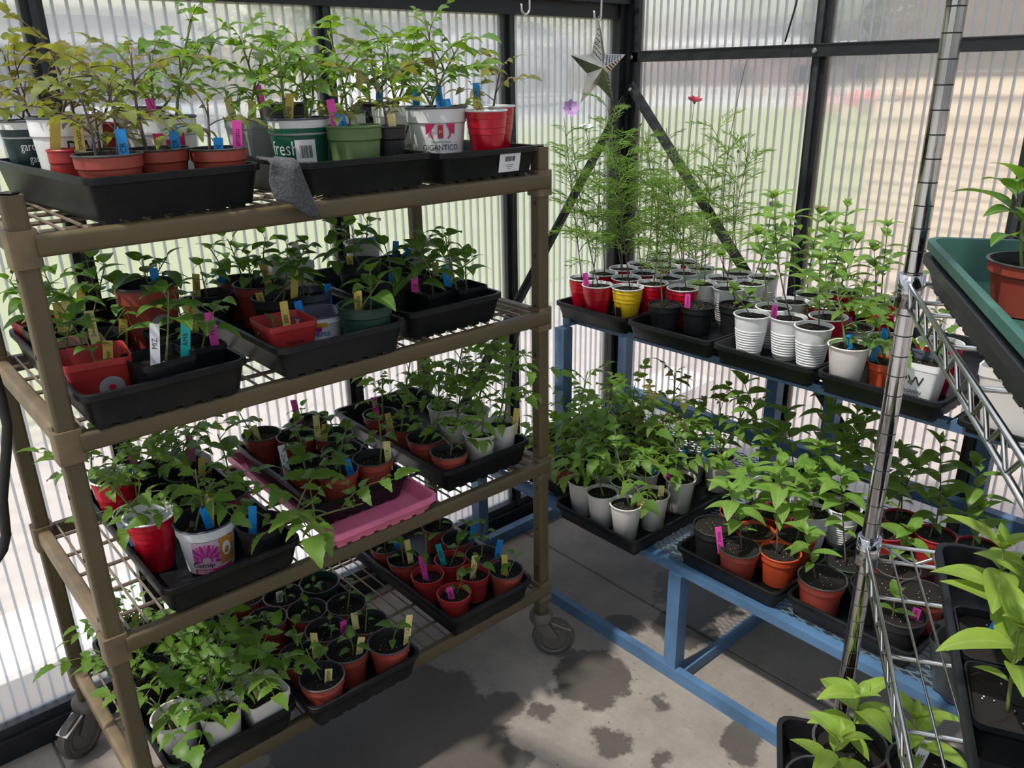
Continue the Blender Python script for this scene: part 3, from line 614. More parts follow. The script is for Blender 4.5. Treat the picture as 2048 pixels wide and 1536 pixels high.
# ------------------------------------------------------------ pots
# kind: (look words, plural noun, top dia, height, bottom dia, builder, materials, soil level)
def round_pot(D, H, B, band=.78, n=26, t=.0022):
    r0, r1 = B / 2, D / 2; rb = r0 + (r1 - r0) * band
    return MB().lathe([(r0 * .9, 0), (r0, .002), (rb - .002, H * band - .003), (rb + .0015, H * band), (r1 - .001, H - .004), (r1 + .0015, H - .003), (r1 + .0018, H - .001), (r1, H), (r1 - t, H - .0006), (rb - t, H * band), (r0 - t, .006)], n, [0, 0, 0, 0, 1, 1, 1, 1, 2, 2], True, True)
def cup(D, H, B, steps=(), n=26, roll=.0022, ribs=None, t=.0016):
    r0, r1 = B / 2, D / 2; R = lambda q: r0 + (r1 - r0) * q; p = [(r0 * .92, 0), (r0, .0025)]; m_ = [0]
    if ribs:
        q = ribs[0]
        while q < ribs[1]: p += [(R(q), H * q), (R(q) + .0013, H * q + .0012), (R(q) + .0013, H * q + .0034), (R(q + .02), H * q + .0044)]; m_ += [0] * 4; q += .062
    for q in steps: p += [(R(q), H * q), (R(q) + .0014, H * q + .0008)]; m_ += [0, 0]
    p += [(r1 - .0015, H - .004), (r1 + roll * .7, H - .0035), (r1 + roll, H - .0015), (r1 + roll * .5, H), (r1 - t, H - .0005), (r0 - t, .004)]; m_ += [0, 1, 1, 1, 1, 2]
    return MB().lathe(p, n, m_, True, True)
def square_pot(D, H, B, t=.002):
    rs = [rrect(B, B, .008, 0), rrect(B + (D - B) * .86, B + (D - B) * .86, .01, H * .86), rrect(B + (D - B) * .86 + .003, B + (D - B) * .86 + .003, .01, H * .865), rrect(D, D, .012, H), rrect(D - 2 * t, D - 2 * t, .011, H - .0005), rrect(B - 2 * t, B - 2 * t, .007, .004)]
    return MB().rings(rs, [0, 0, 0, 1, 2], True, True)
KIND = {
 'terra': ('brick-red pot', .105, .092, .078, 'r', ['terra', 'rimgrey', 'innerdark']), 'orange': ('orange-red pot', .10, .088, .075, 'r', ['orange', 'orange', 'orange']), 'red': ('red pot', .10, .088, .075, 'r', ['red', 'red', 'red']),
 'black': ('black pot', .105, .092, .08, 'r', ['blackpot'] * 3), 'dgreen': ('dark green pot', .108, .09, .085, 'r', ['dgreen'] * 3), 'green': ('olive green pot', .115, .085, .09, 'r', ['green'] * 3),
 'solo': ('red party cup', .096, .12, .062, 'c', ['cupred', 'cupwhite', 'cupwhite']), 'yellow': ('yellow party cup', .098, .118, .064, 'c', ['cupyellow', 'cupwhite', 'cupwhite']),
 'ribbed': ('ribbed white cup', .096, .118, .062, 'rib', ['cupwhite'] * 3), 'paper': ('plain white cup', .090, .108, .062, 'p', ['ivory'] * 3), 'clear': ('whitish tub', .12, .09, .1, 'p', ['dirtygrey'] * 3),
 'print': ('printed white pot', .140, .125, .108, 'r', ['printwhite', 'slate', 'innerdark']), 'tub': ('low printed tub', .112, .072, .088, 'r', ['printwhite', 'slate', 'slate']), 'slate': ('grey-blue tub', .11, .08, .09, 'r', ['slate'] * 3),
 'sqblack': ('square black pot', .105, .088, .08, 's', ['tray', 'traygrey', 'tray']), 'sqred': ('square red pot', .110, .09, .08, 's', ['red'] * 3), 'sqtan': ('square tan pot', .105, .088, .08, 's', ['tan'] * 3), 'sqgrey': ('dirty grey square tub', .135, .1, .11, 's', ['dirtygrey'] * 3), 'sqwhite': ('square white tub', .1, .1, .07, 's', ['ivory'] * 3), 'sqprint': ('square lettered pot', .115, .125, .085, 's', ['printwhite', 'slate', 'slate'])}
PM = {}
def pot_mesh(k):
    if k not in PM:
        _, D, H, B, ty, ms = KIND[k]
        mb = {'r': lambda: round_pot(D, H, B), 'c': lambda: cup(D, H, B, (.62, .72, .86)), 'rib': lambda: cup(D, H, B, ribs=(.12, .62)), 'p': lambda: cup(D, H, B), 's': lambda: square_pot(D, H, B)}[ty]()
        PM[k] = mb.mesh({'c': 'cup', 'rib': 'cup', 'p': 'cup'}.get(ty, 'pot'), ms, 2)
    return PM[k]
SM = {}
def soil_mesh(sq):
    if sq not in SM:
        mb = MB(); n = 18; rs = []
        for q in (1, .8, .55, .3, .1):
            if sq: rr_ = [(a * q, b * q) for a, b, c in rrect(2, 2, .2, 0, seg=3)]
            else: rr_ = [(q * math.cos(2 * PI * i / n), q * math.sin(2 * PI * i / n)) for i in range(n)]
            rs.append([(a * U(.97, 1) if q == 1 else a * U(.9, 1.1), b, U(-.07, .07) + (.1 if q == 1 else 0)) for a, b in rr_])
        mb.rings(rs, [0] * 4, False, True)
        for i in range(9):
            a = U(0, 6.28); r = U(.2, .85); q = U(.018, .04); mb.box((r * math.cos(a), r * math.sin(a), .09), (q, q, .05), 1)
        SM[sq] = mb.mesh('soil', ['soil', 'perlite'], 1)
    return SM[sq]

# ------------------------------------------------------------ leaves
def blade(L, W, n=6, fold=.25, droop=.8, rise=.25, shape=.9, lobes=0, across=1, ph=0.):
    """leaf blade growing along +x; droop = total downward bend (rad)"""
    mb = MB(); rows = []; x = z = 0.; ds = L / n
    for i in range(n + 1):
        t = i / n; wv = W / 2 * (math.sin(PI * min(1, t ** shape)) ** .85 if 0 < t < 1 else 0)
        if lobes and 0 < t < 1: wv *= (1 + lobes) if i % 2 else (1 - lobes)
        wv = max(wv, .0006); a = rise - droop * t; row = []
        for j in range(-across, across + 1):
            q = j / across; row.append(Vector((x - abs(q) * wv * .12, q * wv, z + abs(q) * wv * fold)))
        rows.append(row); x += ds * math.cos(a); z += ds * math.sin(a)
    k = 2 * across + 1
    for r in rows: mb.v.extend(r)
    for i in range(n):
        for j in range(k - 1): q = i * k + j; mb.face((q, q + k, q + k + 1, q + 1), 0)
    return mb
def petiole(mb, L, r, z1=0., m=1): mb.tube([(0, 0, 0), (L * .5, 0, z1 * .6), (L, 0, z1)], r, 4, m, r * .7)
LM = {}
def lm(key, make, mats):
    if key not in LM: LM[key] = make().mesh('leaf', mats, 1)
    return LM[key]
def tomato_leaf(v):
    def f():
        random.seed(100 + v); mb = MB(); L = .105; pts = []; x = z = 0
        for i in range(7): pts.append(Vector((x, 0, z))); a = .55 - 1.15 * i / 6 - .12 * (v % 3); x += L / 6 * math.cos(a); z += L / 6 * math.sin(a)
        mb.tube(pts, .0013, 4, 1, .0006)
        def lf(p, az, s, dr=1.): mb.add(blade(.038 * s, .020 * s, 10, .28, dr + U(-.2, .3), .12, .62, .13, 1), T(p) @ rot(az, 'Z') @ rot(U(-.35, .35), 'X') @ rot(U(-.1, .35), 'Y'))
        lf(pts[6], U(-.2, .2), 1.15, 1.0)
        for i, s in ((5, .8), (3, 1.0), (2, .55) if v % 2 else (1, .5)):
            for sg in (-1, 1): lf(pts[i], sg * U(.95, 1.35), s * U(.8, 1.15))
        return mb
    return f
def pepper_leaf(v):
    def f():
        random.seed(200 + v); mb = MB(); petiole(mb, .02, .0011, .006); mb.add(blade(.060 + .006 * (v % 2), .034 + .004 * (v % 3), 8, .26, .9 + .25 * (v % 3), .25, .62, 0, 2), T((.02, 0, .006)) @ rot(.1, 'Y')); return mb
    return f
def zinnia_leaf(v):
    def f():
        random.seed(300 + v); return blade(.07, .027 + .003 * (v % 3), 9, .22 + .08 * (v % 2), .75 + .3 * (v % 3), .35, .8, 0, 2)
    return f
def thread(mb, p, d, L, r, sag=.3):
    q = [p, p + d * L * .5 + Vector((0, 0, -sag * L * .12)), p + d * L + Vector((0, 0, -sag * L * .45))]; mb.tube(q, r, 3, 0, r * .35, False); return q
def cosmos_leaf(v):
    def f():
        random.seed(400 + v); mb = MB(); L = .085; pts = []; x = z = 0
        for i in range(8): pts.append(Vector((x, 0, z))); a = .75 - 1.3 * i / 7; x += L / 7 * math.cos(a); z += L / 7 * math.sin(a)
        mb.tube(pts, .0011, 3, 0, .0005)
        for i in range(2, 8):
            for sg in (-1, 1):
                d = Vector((U(.5, .8), sg * U(.55, .9), U(-.05, .35))).normalized(); l2 = .042 * (1 - .07 * i) * U(.75, 1.1)
                q = thread(mb, pts[i], d, l2, .00095)
                for s2 in (-1, 1):
                    d2 = (d + Vector((.2, s2 * .55, U(-.2, .3)))).normalized(); thread(mb, q[1], d2, l2 * .65, .0009)
        thread(mb, pts[7], Vector((1, 0, -.4)).normalized(), .02, .0007); return mb
    return f
def put_leaf(par, me, p, az, el, s, roll=0.): return link('leaf', me, par, T(p) @ rot(az, 'Z') @ rot(-el, 'Y') @ rot(roll, 'X') @ Matrix.Diagonal((s, s, s, 1)))
def stem(par, b, t, r, m, bow=.06, n=7, nm='stem'):
    b = Vector(b); t = Vector(t); L = (t - b).length; o = Vector((U(-1, 1), U(-1, 1), 0)) * L * bow
    pts = [b + (t - b) * (i / n) + o * math.sin(PI * i / n) for i in range(n + 1)]
    mb = MB(); mb.tube(pts, r, 6, 0, r * .5); mb.obj(nm, m, par, None, 1)
    def at(q): q *= n; i = min(int(q), n - 1); return pts[i].lerp(pts[i + 1], q - i)
    return at
GA = 2.4
def tomato(par, b, t, ls=1., purple=False, n=None):
    L = (Vector(t) - Vector(b)).length; at = stem(par, b, t, .0024 + .004 * L, 'stempurple' if purple else 'stemgreen', .05)
    n = n or max(4, min(8, int(3.5 + L * 20))); a0 = U(0, 6.28); mt = ['tomatopurple' if purple else 'tomato', 'stempurple' if purple else 'stemgreen']
    for i in range(n):
        q = .30 + .70 * (i + .3) / n; v = random.randrange(6); me = lm(('t', v, purple), tomato_leaf(v), mt); sv = R_(); random.seed(int(sv * 1e9))
        s = ls * (.75 + .45 * math.sin(PI * min(1, (i + 1) / n)) - .30 * (i == n - 1)) * U(.85, 1.15)
        put_leaf(par, me, at(min(q, 1)), a0 + i * GA + U(-.3, .3), U(.05, .5) + (.5 if i >= n - 2 else 0), s, U(-.3, .3))
def pepper(par, b, t, ls=1., n=None):
    L = (Vector(t) - Vector(b)).length; at = stem(par, b, t, .0016 + .005 * L, 'stemgreen', .05)
    n = n or max(4, min(10, int(4 + L * 32))); a0 = U(0, 6.28)
    for i in range(n):
        q = .35 + .65 * (i + .5) / n; v = random.randrange(6); me = lm(('p', v), pepper_leaf(v), ['pepper', 'stemgreen']); sv = R_(); random.seed(int(sv * 1e9))
        s = ls * (1.0 - .35 * (i / n) ** 2 - .25 * (i == 0)) * U(.8, 1.15)
        put_leaf(par, me, at(min(q, 1)), a0 + i * GA + U(-.3, .3), U(-.15, .45) + (.4 if i >= n - 2 else 0), s, U(-.25, .25))
def zinnia(par, b, t, ls=1., young=False, flower=None, n=None):
    b = Vector(b); t = Vector(t); L = (t - b).length; at = stem(par, b, t, .0022, 'stempurple' if not young and R_() < .5 else 'stemgreen', .04)
    n = n or max(2, min(8, int(1.5 + L * 24))); a0 = U(0, 3.14); mt = ['zinniayoung' if young else 'zinnia']
    for i in range(n):
        q = .38 + .62 * i / max(1, n - 1); top = i == n - 1
        for k in (0, 1):
            v = random.randrange(6); me = lm(('z', v, young), zinnia_leaf(v), mt); sv = R_(); random.seed(int(sv * 1e9))
            s = ls * ((.55 if i == 0 else 1.0) if not top else .8) * U(.85, 1.15)
            put_leaf(par, me, at(q), a0 + i * PI / 2 + k * PI + U(-.2, .2), U(-.1, .3) + (.35 if top else 0), s, U(-.15, .15))
    for k in range(4):
        v = random.randrange(6); me = lm(('z', v, young), zinnia_leaf(v), mt); put_leaf(par, me, t, a0 + k * PI / 2 + .5, U(.7, 1.1), ls * .42)
    if flower:
        f = MB(); 
        for ring_, (cnt, l, e) in enumerate(((11, .017, .25), (8, .013, .8))):
            for k in range(cnt): f.add(blade(l, .008, 3, .2, .5, .3, 1.), T((0, 0, .012)) @ rot(k * 2 * PI / cnt + ring_, 'Z') @ rot(-e, 'Y'))
        f.obj('flower', flower, par, T(t), 1)
def cosmos(par, b, t, flower=None, ls=1., bare=0.):
    b = Vector(b); t = Vector(t); L = (t - b).length; at = stem(par, b, t, .0019, 'stemgreen' if R_() < .6 else 'stempurple', .05, 10)
    n = max(4, int(L / .052)); a0 = U(0, 3); ls *= 1.45
    for i in range(n):
        q = .2 + .78 * i / n
        if q > 1 - bare: break
        for k in (0, 1):
            v = random.randrange(5); me = lm(('c', v), cosmos_leaf(v), ['cosmos']); sv = R_(); random.seed(int(sv * 1e9))
            put_leaf(par, me, at(q), a0 + i * PI / 2 + k * PI + U(-.5, .5), U(-.1, .7), ls * U(.7, 1.25) * (1 - .3 * q))
    if flower:
        f = MB(); tilt = {'petalviolet': 1.35, 'petalwhite': .25, 'petalred': .35}[flower]
        for k in range(8): f.add(blade(.027, .017, 4, .1, -.2, .35, 1.25), T((0, 0, .006)) @ rot(k * PI / 4, 'Z'))
        c = len(f.f); f.lathe([(.0, 0), (.004, .002), (.005, .007), (0, .009)], 8, [1, 1, 1]); 
        f.obj('flower', [flower, 'stemgreen'], par, T(t) @ rot(-.6, 'Z') @ rot(tilt, 'X'), 1)
    elif R_() < .35:
        MB().lathe([(0, 0), (.004, .003), (.0045, .008), (0, .012)], 8).obj('bud', 'stemgreen', par, T(t), 1)
def sprout(par, b, t, ls=.75): zz = pepper(par, b, t, ls, n=4)
def dying(par, b, t):
    b = Vector(b); t = Vector(t); mb = MB(); mb.tube([b, b.lerp(t, .5) + Vector((.005, 0, .01)), t], .0016, 5, 0, .001); mb.obj('stem', 'stemdry', par, None, 1)
PL = {'tomato': tomato, 'pepper': pepper, 'zinnia': zinnia, 'cosmos': cosmos, 'sprout': sprout}

# ------------------------------------------------------------ printed decoration
def wrapv(v, f, rfun, a0, zc, lift): return [Vector(((rfun(zc + p.y) + lift) * math.cos(a0 + p.x / rfun(zc + p.y)), (rfun(zc + p.y) + lift) * math.sin(a0 + p.x / rfun(zc + p.y)), zc + p.y)) for p in v], f
def subdiv(poly, k=6):
    """grid patch [x0,x1,y0,y1] -> verts, faces"""
    x0, x1, y0, y1 = poly; v = [Vector((x0 + (x1 - x0) * i / k, y, 0)) for y in (y0, y1) for i in range(k + 1)]; return v, [(i, i + 1, i + k + 2, i + k + 1) for i in range(k)]
class Deco:
    def __init__(s, par, pot, kind, a0):
        _, D, H, B, ty, _m = KIND[kind]; s.par = pot; s.a = a0; s.H = H; s.flat = ty == 's'; s.D = D; s.B = B
        s.r = lambda z: B / 2 + (D / 2 - B / 2) * max(0, min(1, z / H)) + (.0022 if ty == 'r' and z > H * .765 else 0)
    def add(s, v, f, dx, z, m, lift=.0008, nm='print'):
        if s.flat:
            mb = MB(); mb.v = [Vector((p.x + dx, -s.r(z + p.y) - lift, z + p.y)) for p in v]; mb.f = list(f); mb.m = [0] * len(f); o = mb.obj(nm, m, s.par, rot(s.a, 'Z')); return o
        vv, ff = wrapv([p + Vector((dx, 0, 0)) for p in v], f, s.r, s.a, z, lift); mb = MB(); mb.v = vv; mb.f = list(ff); mb.m = [0] * len(ff); return mb.obj(nm, m, s.par)
    def text(s, t, size, dx, z, m='ink', maxw=None, lift=.0012): v, f = letter_mesh(t, size, maxw); return s.add(v, f, dx, z, m, lift, 'lettering')
    def rect(s, x0, x1, z0, z1, m, lift=.0006, k=8): zc = (z0 + z1) / 2; v, f = subdiv((x0, x1, z0 - zc, z1 - zc), k); return s.add(v, f, 0, zc, m, lift)
    def poly(s, pts, m, lift=.0009):
        zc = sum(p[1] for p in pts) / len(pts); return s.add([Vector((x, z - zc, 0)) for x, z in pts], [tuple(range(len(pts)))], 0, zc, m, lift)
def deco(name, par, pot, kind, a0):
    d = Deco(par, pot, kind, a0); H = d.H
    if name == 'pw':
        d.text('PW', .036, 0, H * .62); d.text('PROVEN', .013, 0, H * .40); d.text('WINNERS', .013, 0, H * .28); d.text('The #1 Plant Brand', .006, 0, H * .19)
        MB().lathe([(0, 0), (.006, .0005)], 10).obj('print', 'stemgreen', pot, (rot(a0, 'Z') @ T((-.002, -d.r(H * .6) - .0014, H * .6)) @ rot(PI / 2, 'X')) if d.flat else (rot(a0, 'Z') @ T((d.r(H * .58) + .001, -.002, H * .58)) @ rot(PI / 2, 'Y')))
    if name == 'fresh':
        d.rect(-.20, .19, H * .30, H * .76, 'bandgreen', .0005, 40); d.rect(-.20, .19, H * .79, H * .86, 'bandgreen', .0005, 40); d.text('fresh', .036, -.024, H * .57, 'inkwhite'); d.text('FOOTHILLS', .005, -.02, H * .715, 'green'); d.rect(.004, .050, H * .27, H * .70, 'tagwhite', .0012)
        for i in range(16): d.rect(.013 + i * .0018, .013 + i * .0018 + U(.0005, .0014), H * .44, H * .62, 'ink', .0016, 1)
        d.text('$6.99', .010, .028, H * .36)
    if name == 'giga':
        for sx in (-1, 1): d.poly([(sx * x, z * H) for x, z in ((.034, .765), (.012, .765), (.019, .69), (.021, .62), (.015, .54), (.022, .57), (.026, .64), (.033, .61))][::-sx], 'magenta')
        d.rect(-.006, .006, H * .56, H * .75, 'logored', .001, 3); d.text('pc', .008, 0, H * .66, 'inkwhite', None, .0016); d.text("President's Choice", .006, .002, H * .505); d.text('GIGANTICO', .015, 0, H * .42); d.text('Annuelles', .011, .004, H * .315, 'magenta'); d.poly([(-.028, .02), (-.017, .02), (-.024, .012)][::-1], 'magenta')
    if name == 'magenta':
        for sx in (-1, 1): d.poly([(sx * x, z * H) for x, z in ((.036, .80), (.012, .80), (.019, .66), (.021, .54), (.013, .40), (.024, .46), (.028, .55), (.036, .52))][::-sx], 'magenta')
        d.rect(-.008, .008, H * .42, H * .72, 'logored', .001, 3)
    if name == 'garden':
        d.rect(-.18, .18, H * .36, H * .76, 'banddark', .0005, 36); d.rect(-.18, .18, H * .785, H * .88, 'banddark', .0005, 36); d.rect(-.18, .18, H * .14, H * .34, 'bandblue', .0005, 36); d.text('garden', .020, -.005, H * .66, 'inkwhite'); d.text('gather', .018, .006, H * .50, 'inkwhite'); d.text('PREMIUM', .007, 0, H * .28, 'tagteal'); d.text('ANGELES', .007, 0, H * .19, 'tagteal')
    if name == 'greenband': d.rect(-.16, .16, H * .25, H * .7, 'bandgreen', .0005, 36)
    if name == 'burpee':
        d.rect(-.018, .018, H * .68, H * .84, 'gold', .0006, 4); d.text('BURPEE', .014, 0, H * .48, 'bandblue'); d.rect(-.02, .02, H * .20, H * .30, 'petalpale', .0006, 4); d.rect(-.008, .008, H * .20, H * .30, 'green', .0009, 2)
        v = [Vector((.0065 * math.cos(i * PI / 5), .0065 * math.sin(i * PI / 5), 0)) for i in range(10)]; d.add(v, [tuple(range(10))], 0, H * .64, 'petalmag', .001)
    if name == 'catnip':
        d.rect(-.040, .022, H * .10, H * .76, 'petalpale', .0005, 8)
        for i in range(15):
            a = -.15 + (PI + .3) * i / 14; cx, cz = -.010, H * .34
            v = [Vector((cx + q * math.cos(a) * .045 - s_ * math.sin(a) * .0042 * k, q * math.sin(a) * .048 + s_ * math.cos(a) * .0042 * k, 0)) for q, k in ((.2, .4), (.55, 1), (.95, .75)) for s_ in (-1, 1)]
            v = [Vector((max(-.040, min(.022, p.x)), min(p.y, H * .415), 0)) for p in v]
            d.add(v, [(0, 1, 3, 2), (2, 3, 5, 4)], 0, cz, 'petalpink' if i % 2 else 'petalmag', .0009)
        d.rect(.022, .062, H * .18, H * .76, 'orangeprint', .0006, 6); d.poly([(.022, .68 * H), (.022, .76 * H), (.062, .76 * H), (.062, .72 * H)][::-1], 'brownprint')
        v = [Vector((.012 * math.cos(i * PI / 6), (.020) * math.sin(i * PI / 6), 0)) for i in range(12)]; d.add(v, [tuple(range(12))], .040, H * .50, 'tagwhite', .001)
        d.rect(-.040, .05, H * .02, H * .14, 'magenta', .0007, 8); d.rect(-.034, -.002, H * .09, H * .11, 'tagwhite', .001, 3); d.rect(-.034, -.008, H * .05, H * .07, 'tagwhite', .001, 3); d.text('Catnip', .019, -.018, H * .24, 'ink', None, .0014)
    if name == 'sticker':
        for rad, m_, li in ((.021, 'dirtygrey', .0016), (.006, 'logored', .002)):
            v = [Vector((rad * math.cos(i * PI / 10), rad * math.sin(i * PI / 10), 0)) for i in range(20)]; d.add(v, [tuple(range(20))], .015, H * .42, m_, li, 'round_sticker')
    if name == 'darkpatch': d.rect(-.012, .012, H * .2, H * .5, 'ink', .0018, 3)
    if name == 'scrawl': d.text('Yellow', .014, 0, H * .55)

# ------------------------------------------------------------ placing one potted plant
TC = {'y': 'tagyellow', 'Y': 'tagpaleyellow', 'p': 'tagpink', 'b': 'tagblue', 't': 'tagteal', 'w': 'tagwhite'}
TN = {'y': 'yellow', 'Y': 'pale yellow', 'p': 'pink', 'b': 'blue', 't': 'teal', 'w': 'white'}
tag_me = MB().rings([[(-.0075, -.0005, 0), (.0075, -.0005, 0), (.0075, .0005, 0), (-.0075, .0005, 0)], [(-.0075, -.0005, 1), (.0075, -.0005, 1), (.0075, .0005, 1), (-.0075, .0005, 1)]], None, True, True)
TGM = {k: tag_me.mesh('plant_tag', v) for k, v in TC.items()}
LTM = {}
def put_tag(par, o, spec, soilz, rin):
    col, txt, tx, ty = spec; tp = facing(o, tx, ty) - o; h = math.hypot(tp.x, tp.y)
    if h > rin * .92: k = rin * .92 / h; tp.x *= k; tp.y *= k
    L = max(.05, min(.095, tp.z - soilz + .018)); top = Vector((tp.x, tp.y, soilz - .018 + L))
    view = math.atan2(o.y - CAM.y, o.x - CAM.x) - PI / 2; rz = view + U(-.35, .35); tl = U(-.2, .2)
    mtx = T((top.x, top.y, soilz - .018)) @ rot(rz, 'Z') @ rot(tl, 'Y') @ rot(U(-.12, .12), 'X')
    g = link('plant_tag', TGM[col], par, mtx @ Matrix.Diagonal((1.08, 1, L, 1)))
    if txt:
        key = (txt, round(L, 2))
        if key not in LTM:
            v, f = letter_mesh(txt, .012, max(.03, L - .035)); mb = MB(); mb.v = [Vector((-p.y, -.0009, (p.x / L) + .62)) for p in v]; mb.f = list(f); mb.m = [0] * len(f); LTM[key] = mb.mesh('lettering', 'ink')
        link('lettering', LTM[key], g)
DBG = False
ITEMS = []
def P(tr, kind, px, py, plant=None, tops=(), tags=(), Y=None, sc=1., dec=None, soil=None, **kw): ITEMS.append(dict(tr=tr, kind=kind, px=px, py=py, plant=plant, tops=tops, tags=tags, Y=Y, sc=sc, dec=dec, soil=soil, kw=kw))
def build_items():
    # rim pixel -> place on its tray, then nudge pots that touch each other apart
    for it in ITEMS:
        t = TR[it['tr']]; look, D, H, B, ty, ms = KIND[it['kind']]; sq = 1.06 if ty == 's' else 1
        it['r'] = D / 2 * it['sc'] * sq + .0008; it['rb'] = B / 2 * it['sc'] * sq; it['H'] = H * it['sc']; it['m'] = it['kw'].get('mass', 5. if it['dec'] else 1.); it['zs'] = it['kw'].get('zsc', 1.); it['H'] *= it['zs']
        if it['Y']: it['zs'] = max(.75, min(1.8, (on(it['px'], it['py'], 1, it['Y']).z - t['z']) / it['H'])); it['H'] *= it['zs']
        it['p'] = on(it['px'], it['py'], 1, it['Y']) if it['Y'] else on(it['px'], it['py'], 2, t['z'] + it['H'])
        best = None
        for k in [it['tr']] + [k for k in TR if k != it['tr'] and k[0] in 'sul' and k[0] == it['tr'][0] and (k[0] != 's' or k[1] == it['tr'][1])]:
            t = TR[k]; q = it['p'] - t['c']; c, s = math.cos(-t['rz']), math.sin(-t['rz']); l = Vector((q.x * c - q.y * s, q.x * s + q.y * c))
            out = max(0, abs(l.x) - t['w'] / 2 + .02 + it['rb']) + max(0, abs(l.y) - t['d'] / 2 + .02 + it['rb'])
            if k == it['tr']: out = max(0, out - .03)
            if best is None or out < best[0] - 1e-6: best = (out, k, l)
        it['tr'] = best[1]; it['l'] = best[2]; TR[it['tr']]['pots'].append(it)
    for t in TR.values():
        for n_ in range(120):
            for i, a in enumerate(t['pots']):
                for b in t['pots'][i + 1:]:
                    d = b['l'] - a['l']; m_ = (a['r'] + b['r']) * .965 - d.length
                    if m_ > 0: d = (d.normalized() if d.length > 1e-5 else Vector((1, 0))) * m_; f = b['m'] / (a['m'] + b['m']); a['l'] -= d * f; b['l'] += d * (1 - f)
            for a in t['pots']:
                lx, ly = t['w'] / 2 - .0195 - a['rb'], t['d'] / 2 - .0195 - a['rb']
                a['l'].x = max(-lx, min(lx, a['l'].x)); a['l'].y = max(-ly, min(ly, a['l'].y))
    ORD = ['first', 'second', 'third', 'fourth', 'fifth', 'sixth', 'seventh', 'eighth', 'ninth', 'tenth', 'eleventh', 'twelfth', 'thirteenth', 'fourteenth', 'fifteenth', 'sixteenth', 'seventeenth', 'eighteenth']
    for key, t in TR.items():
        c, s = math.cos(t['rz']), math.sin(t['rz']); by = {}
        for it in t['pots'] if DBG else ():
            l = it['l']; q = proj((t['c'].x + l.x * c - l.y * s, t['c'].y + l.x * s + l.y * c, t['z'] + it['H'])); e = math.hypot(q[0] - it['px'], q[1] - it['py'])
            if e > 14: print('MOVED', key, it['kind'], (it['px'], it['py']), [round(v) for v in q], round(e), 'zs', round(it['zs'], 2))
        for it in t['pots']:
            l = it['l']; it['o'] = Vector((t['c'].x + l.x * c - l.y * s, t['c'].y + l.x * s + l.y * c, t['z'])); it['sx'] = proj(it['o'] + Vector((0, 0, it['H'])))[0]; by.setdefault(KIND[it['kind']][0] if not it['kw'].get('look') else it['kw']['look'], []).append(it)
        for look, L in by.items():
            L.sort(key=lambda a: a['sx'])
            for i, it in enumerate(L):
                pl = it['plant']; wh = {'tomato': 'tomato', 'pepper': 'pepper', 'zinnia': 'zinnia', 'cosmos': 'cosmos', 'sprout': 'sprout'}.get(pl)
                s_ = look + (' with ' + wh if wh and not it['kw'].get('look') else '')
                if len(L) > 1: s_ += (', leftmost of its kind' if i == 0 else ', rightmost of its kind' if i == len(L) - 1 else ', %s from left of its kind' % ORD[i])
                make(it, s_ + ', ' + TP[key], TP[key])
def make(it, label, grp):
    look, D, H, B, ty, ms = KIND[it['kind']]; o = it['o']; sc = it['sc']; pl = it['plant']
    nm = {'tomato': 'potted_tomato', 'pepper': 'potted_pepper', 'zinnia': 'potted_zinnia', 'cosmos': 'potted_cosmos', 'sprout': 'potted_sprout', None: 'plant_pot'}[pl]
    rz = it['kw'].get('rz', U(-.15, .15) if ty == 's' else 0)
    if ty == 's' and TR[it['tr']]['rz']: rz = TR[it['tr']]['rz'] + U(-.04, .04)
    t = tag(link(nm, None, None, T(o)), label, 'potted plant' if pl else 'pot', 'pots, ' + grp)
    po = link('cup' if ty in ('c', 'rib', 'p') else 'pot', pot_mesh(it['kind']), t, rot(rz, 'Z') @ Matrix.Diagonal((sc, sc, sc * it['zs'], 1)))
    if it['dec']:
        va = math.atan2(CAM.y - o.y, CAM.x - o.x) + it['kw'].get('da', 0)
        deco(it['dec'], t, po, it['kind'], (it['kw'].get('da', 0)) if ty == 's' else va)
    sl_ = it['soil'] or (.90 if it['tr'][0] in 'ul' else .80 if ty in ('c', 'rib', 'p') else .76); zs = it['H'] * sl_; rin = (B / 2 + (D / 2 - B / 2) * sl_) * sc - .003
    link('soil', soil_mesh(ty == 's'), t, T((0, 0, zs)) @ rot(rz if ty == 's' else U(0, 6), 'Z') @ Matrix.Diagonal((rin, rin, .03, 1)))
    n = len(it['tops'])
    for i, tp in enumerate(it['tops']):
        fl_ = None; tx, ty_ = tp[:2]
        if len(tp) > 2: fl_ = tp[2]
        top = facing(o, tx, ty_) - o; b = Vector((0, 0, zs - .004)) + (Vector((math.cos(i * 2.1 + .5), math.sin(i * 2.1 + .5), 0)) * rin * .4 if n > 1 else Vector((U(-.3, .3) * rin, U(-.3, .3) * rin, 0)))
        h = math.hypot(top.x, top.y); lim = .06 + .5 * max(.03, top.z - zs)
        if h > lim and not it['kw'].get('lean'): top.x *= lim / h; top.y *= lim / h
        top += Vector((o.x, o.y, 0)).normalized() * U(-.02, .02)
        if top.z < zs + .025: top.z = zs + .025
        top.x = min(top.x, 2.18 - o.x); top.y = min(top.y, 1.96 - o.y)
        k = {a: b_ for a, b_ in it['kw'].items() if a in ('ls', 'purple', 'young', 'n', 'bare')}
        if fl_: k['flower'] = fl_
        if pl == 'cosmos' and o.x > 2.06: k['ls'] = .72; top.x = min(top.x, 2.12 - o.x)
        PL[pl](t, b, top, **k)
    for sp in it['tags']: put_tag(t, o, sp, zs, rin)

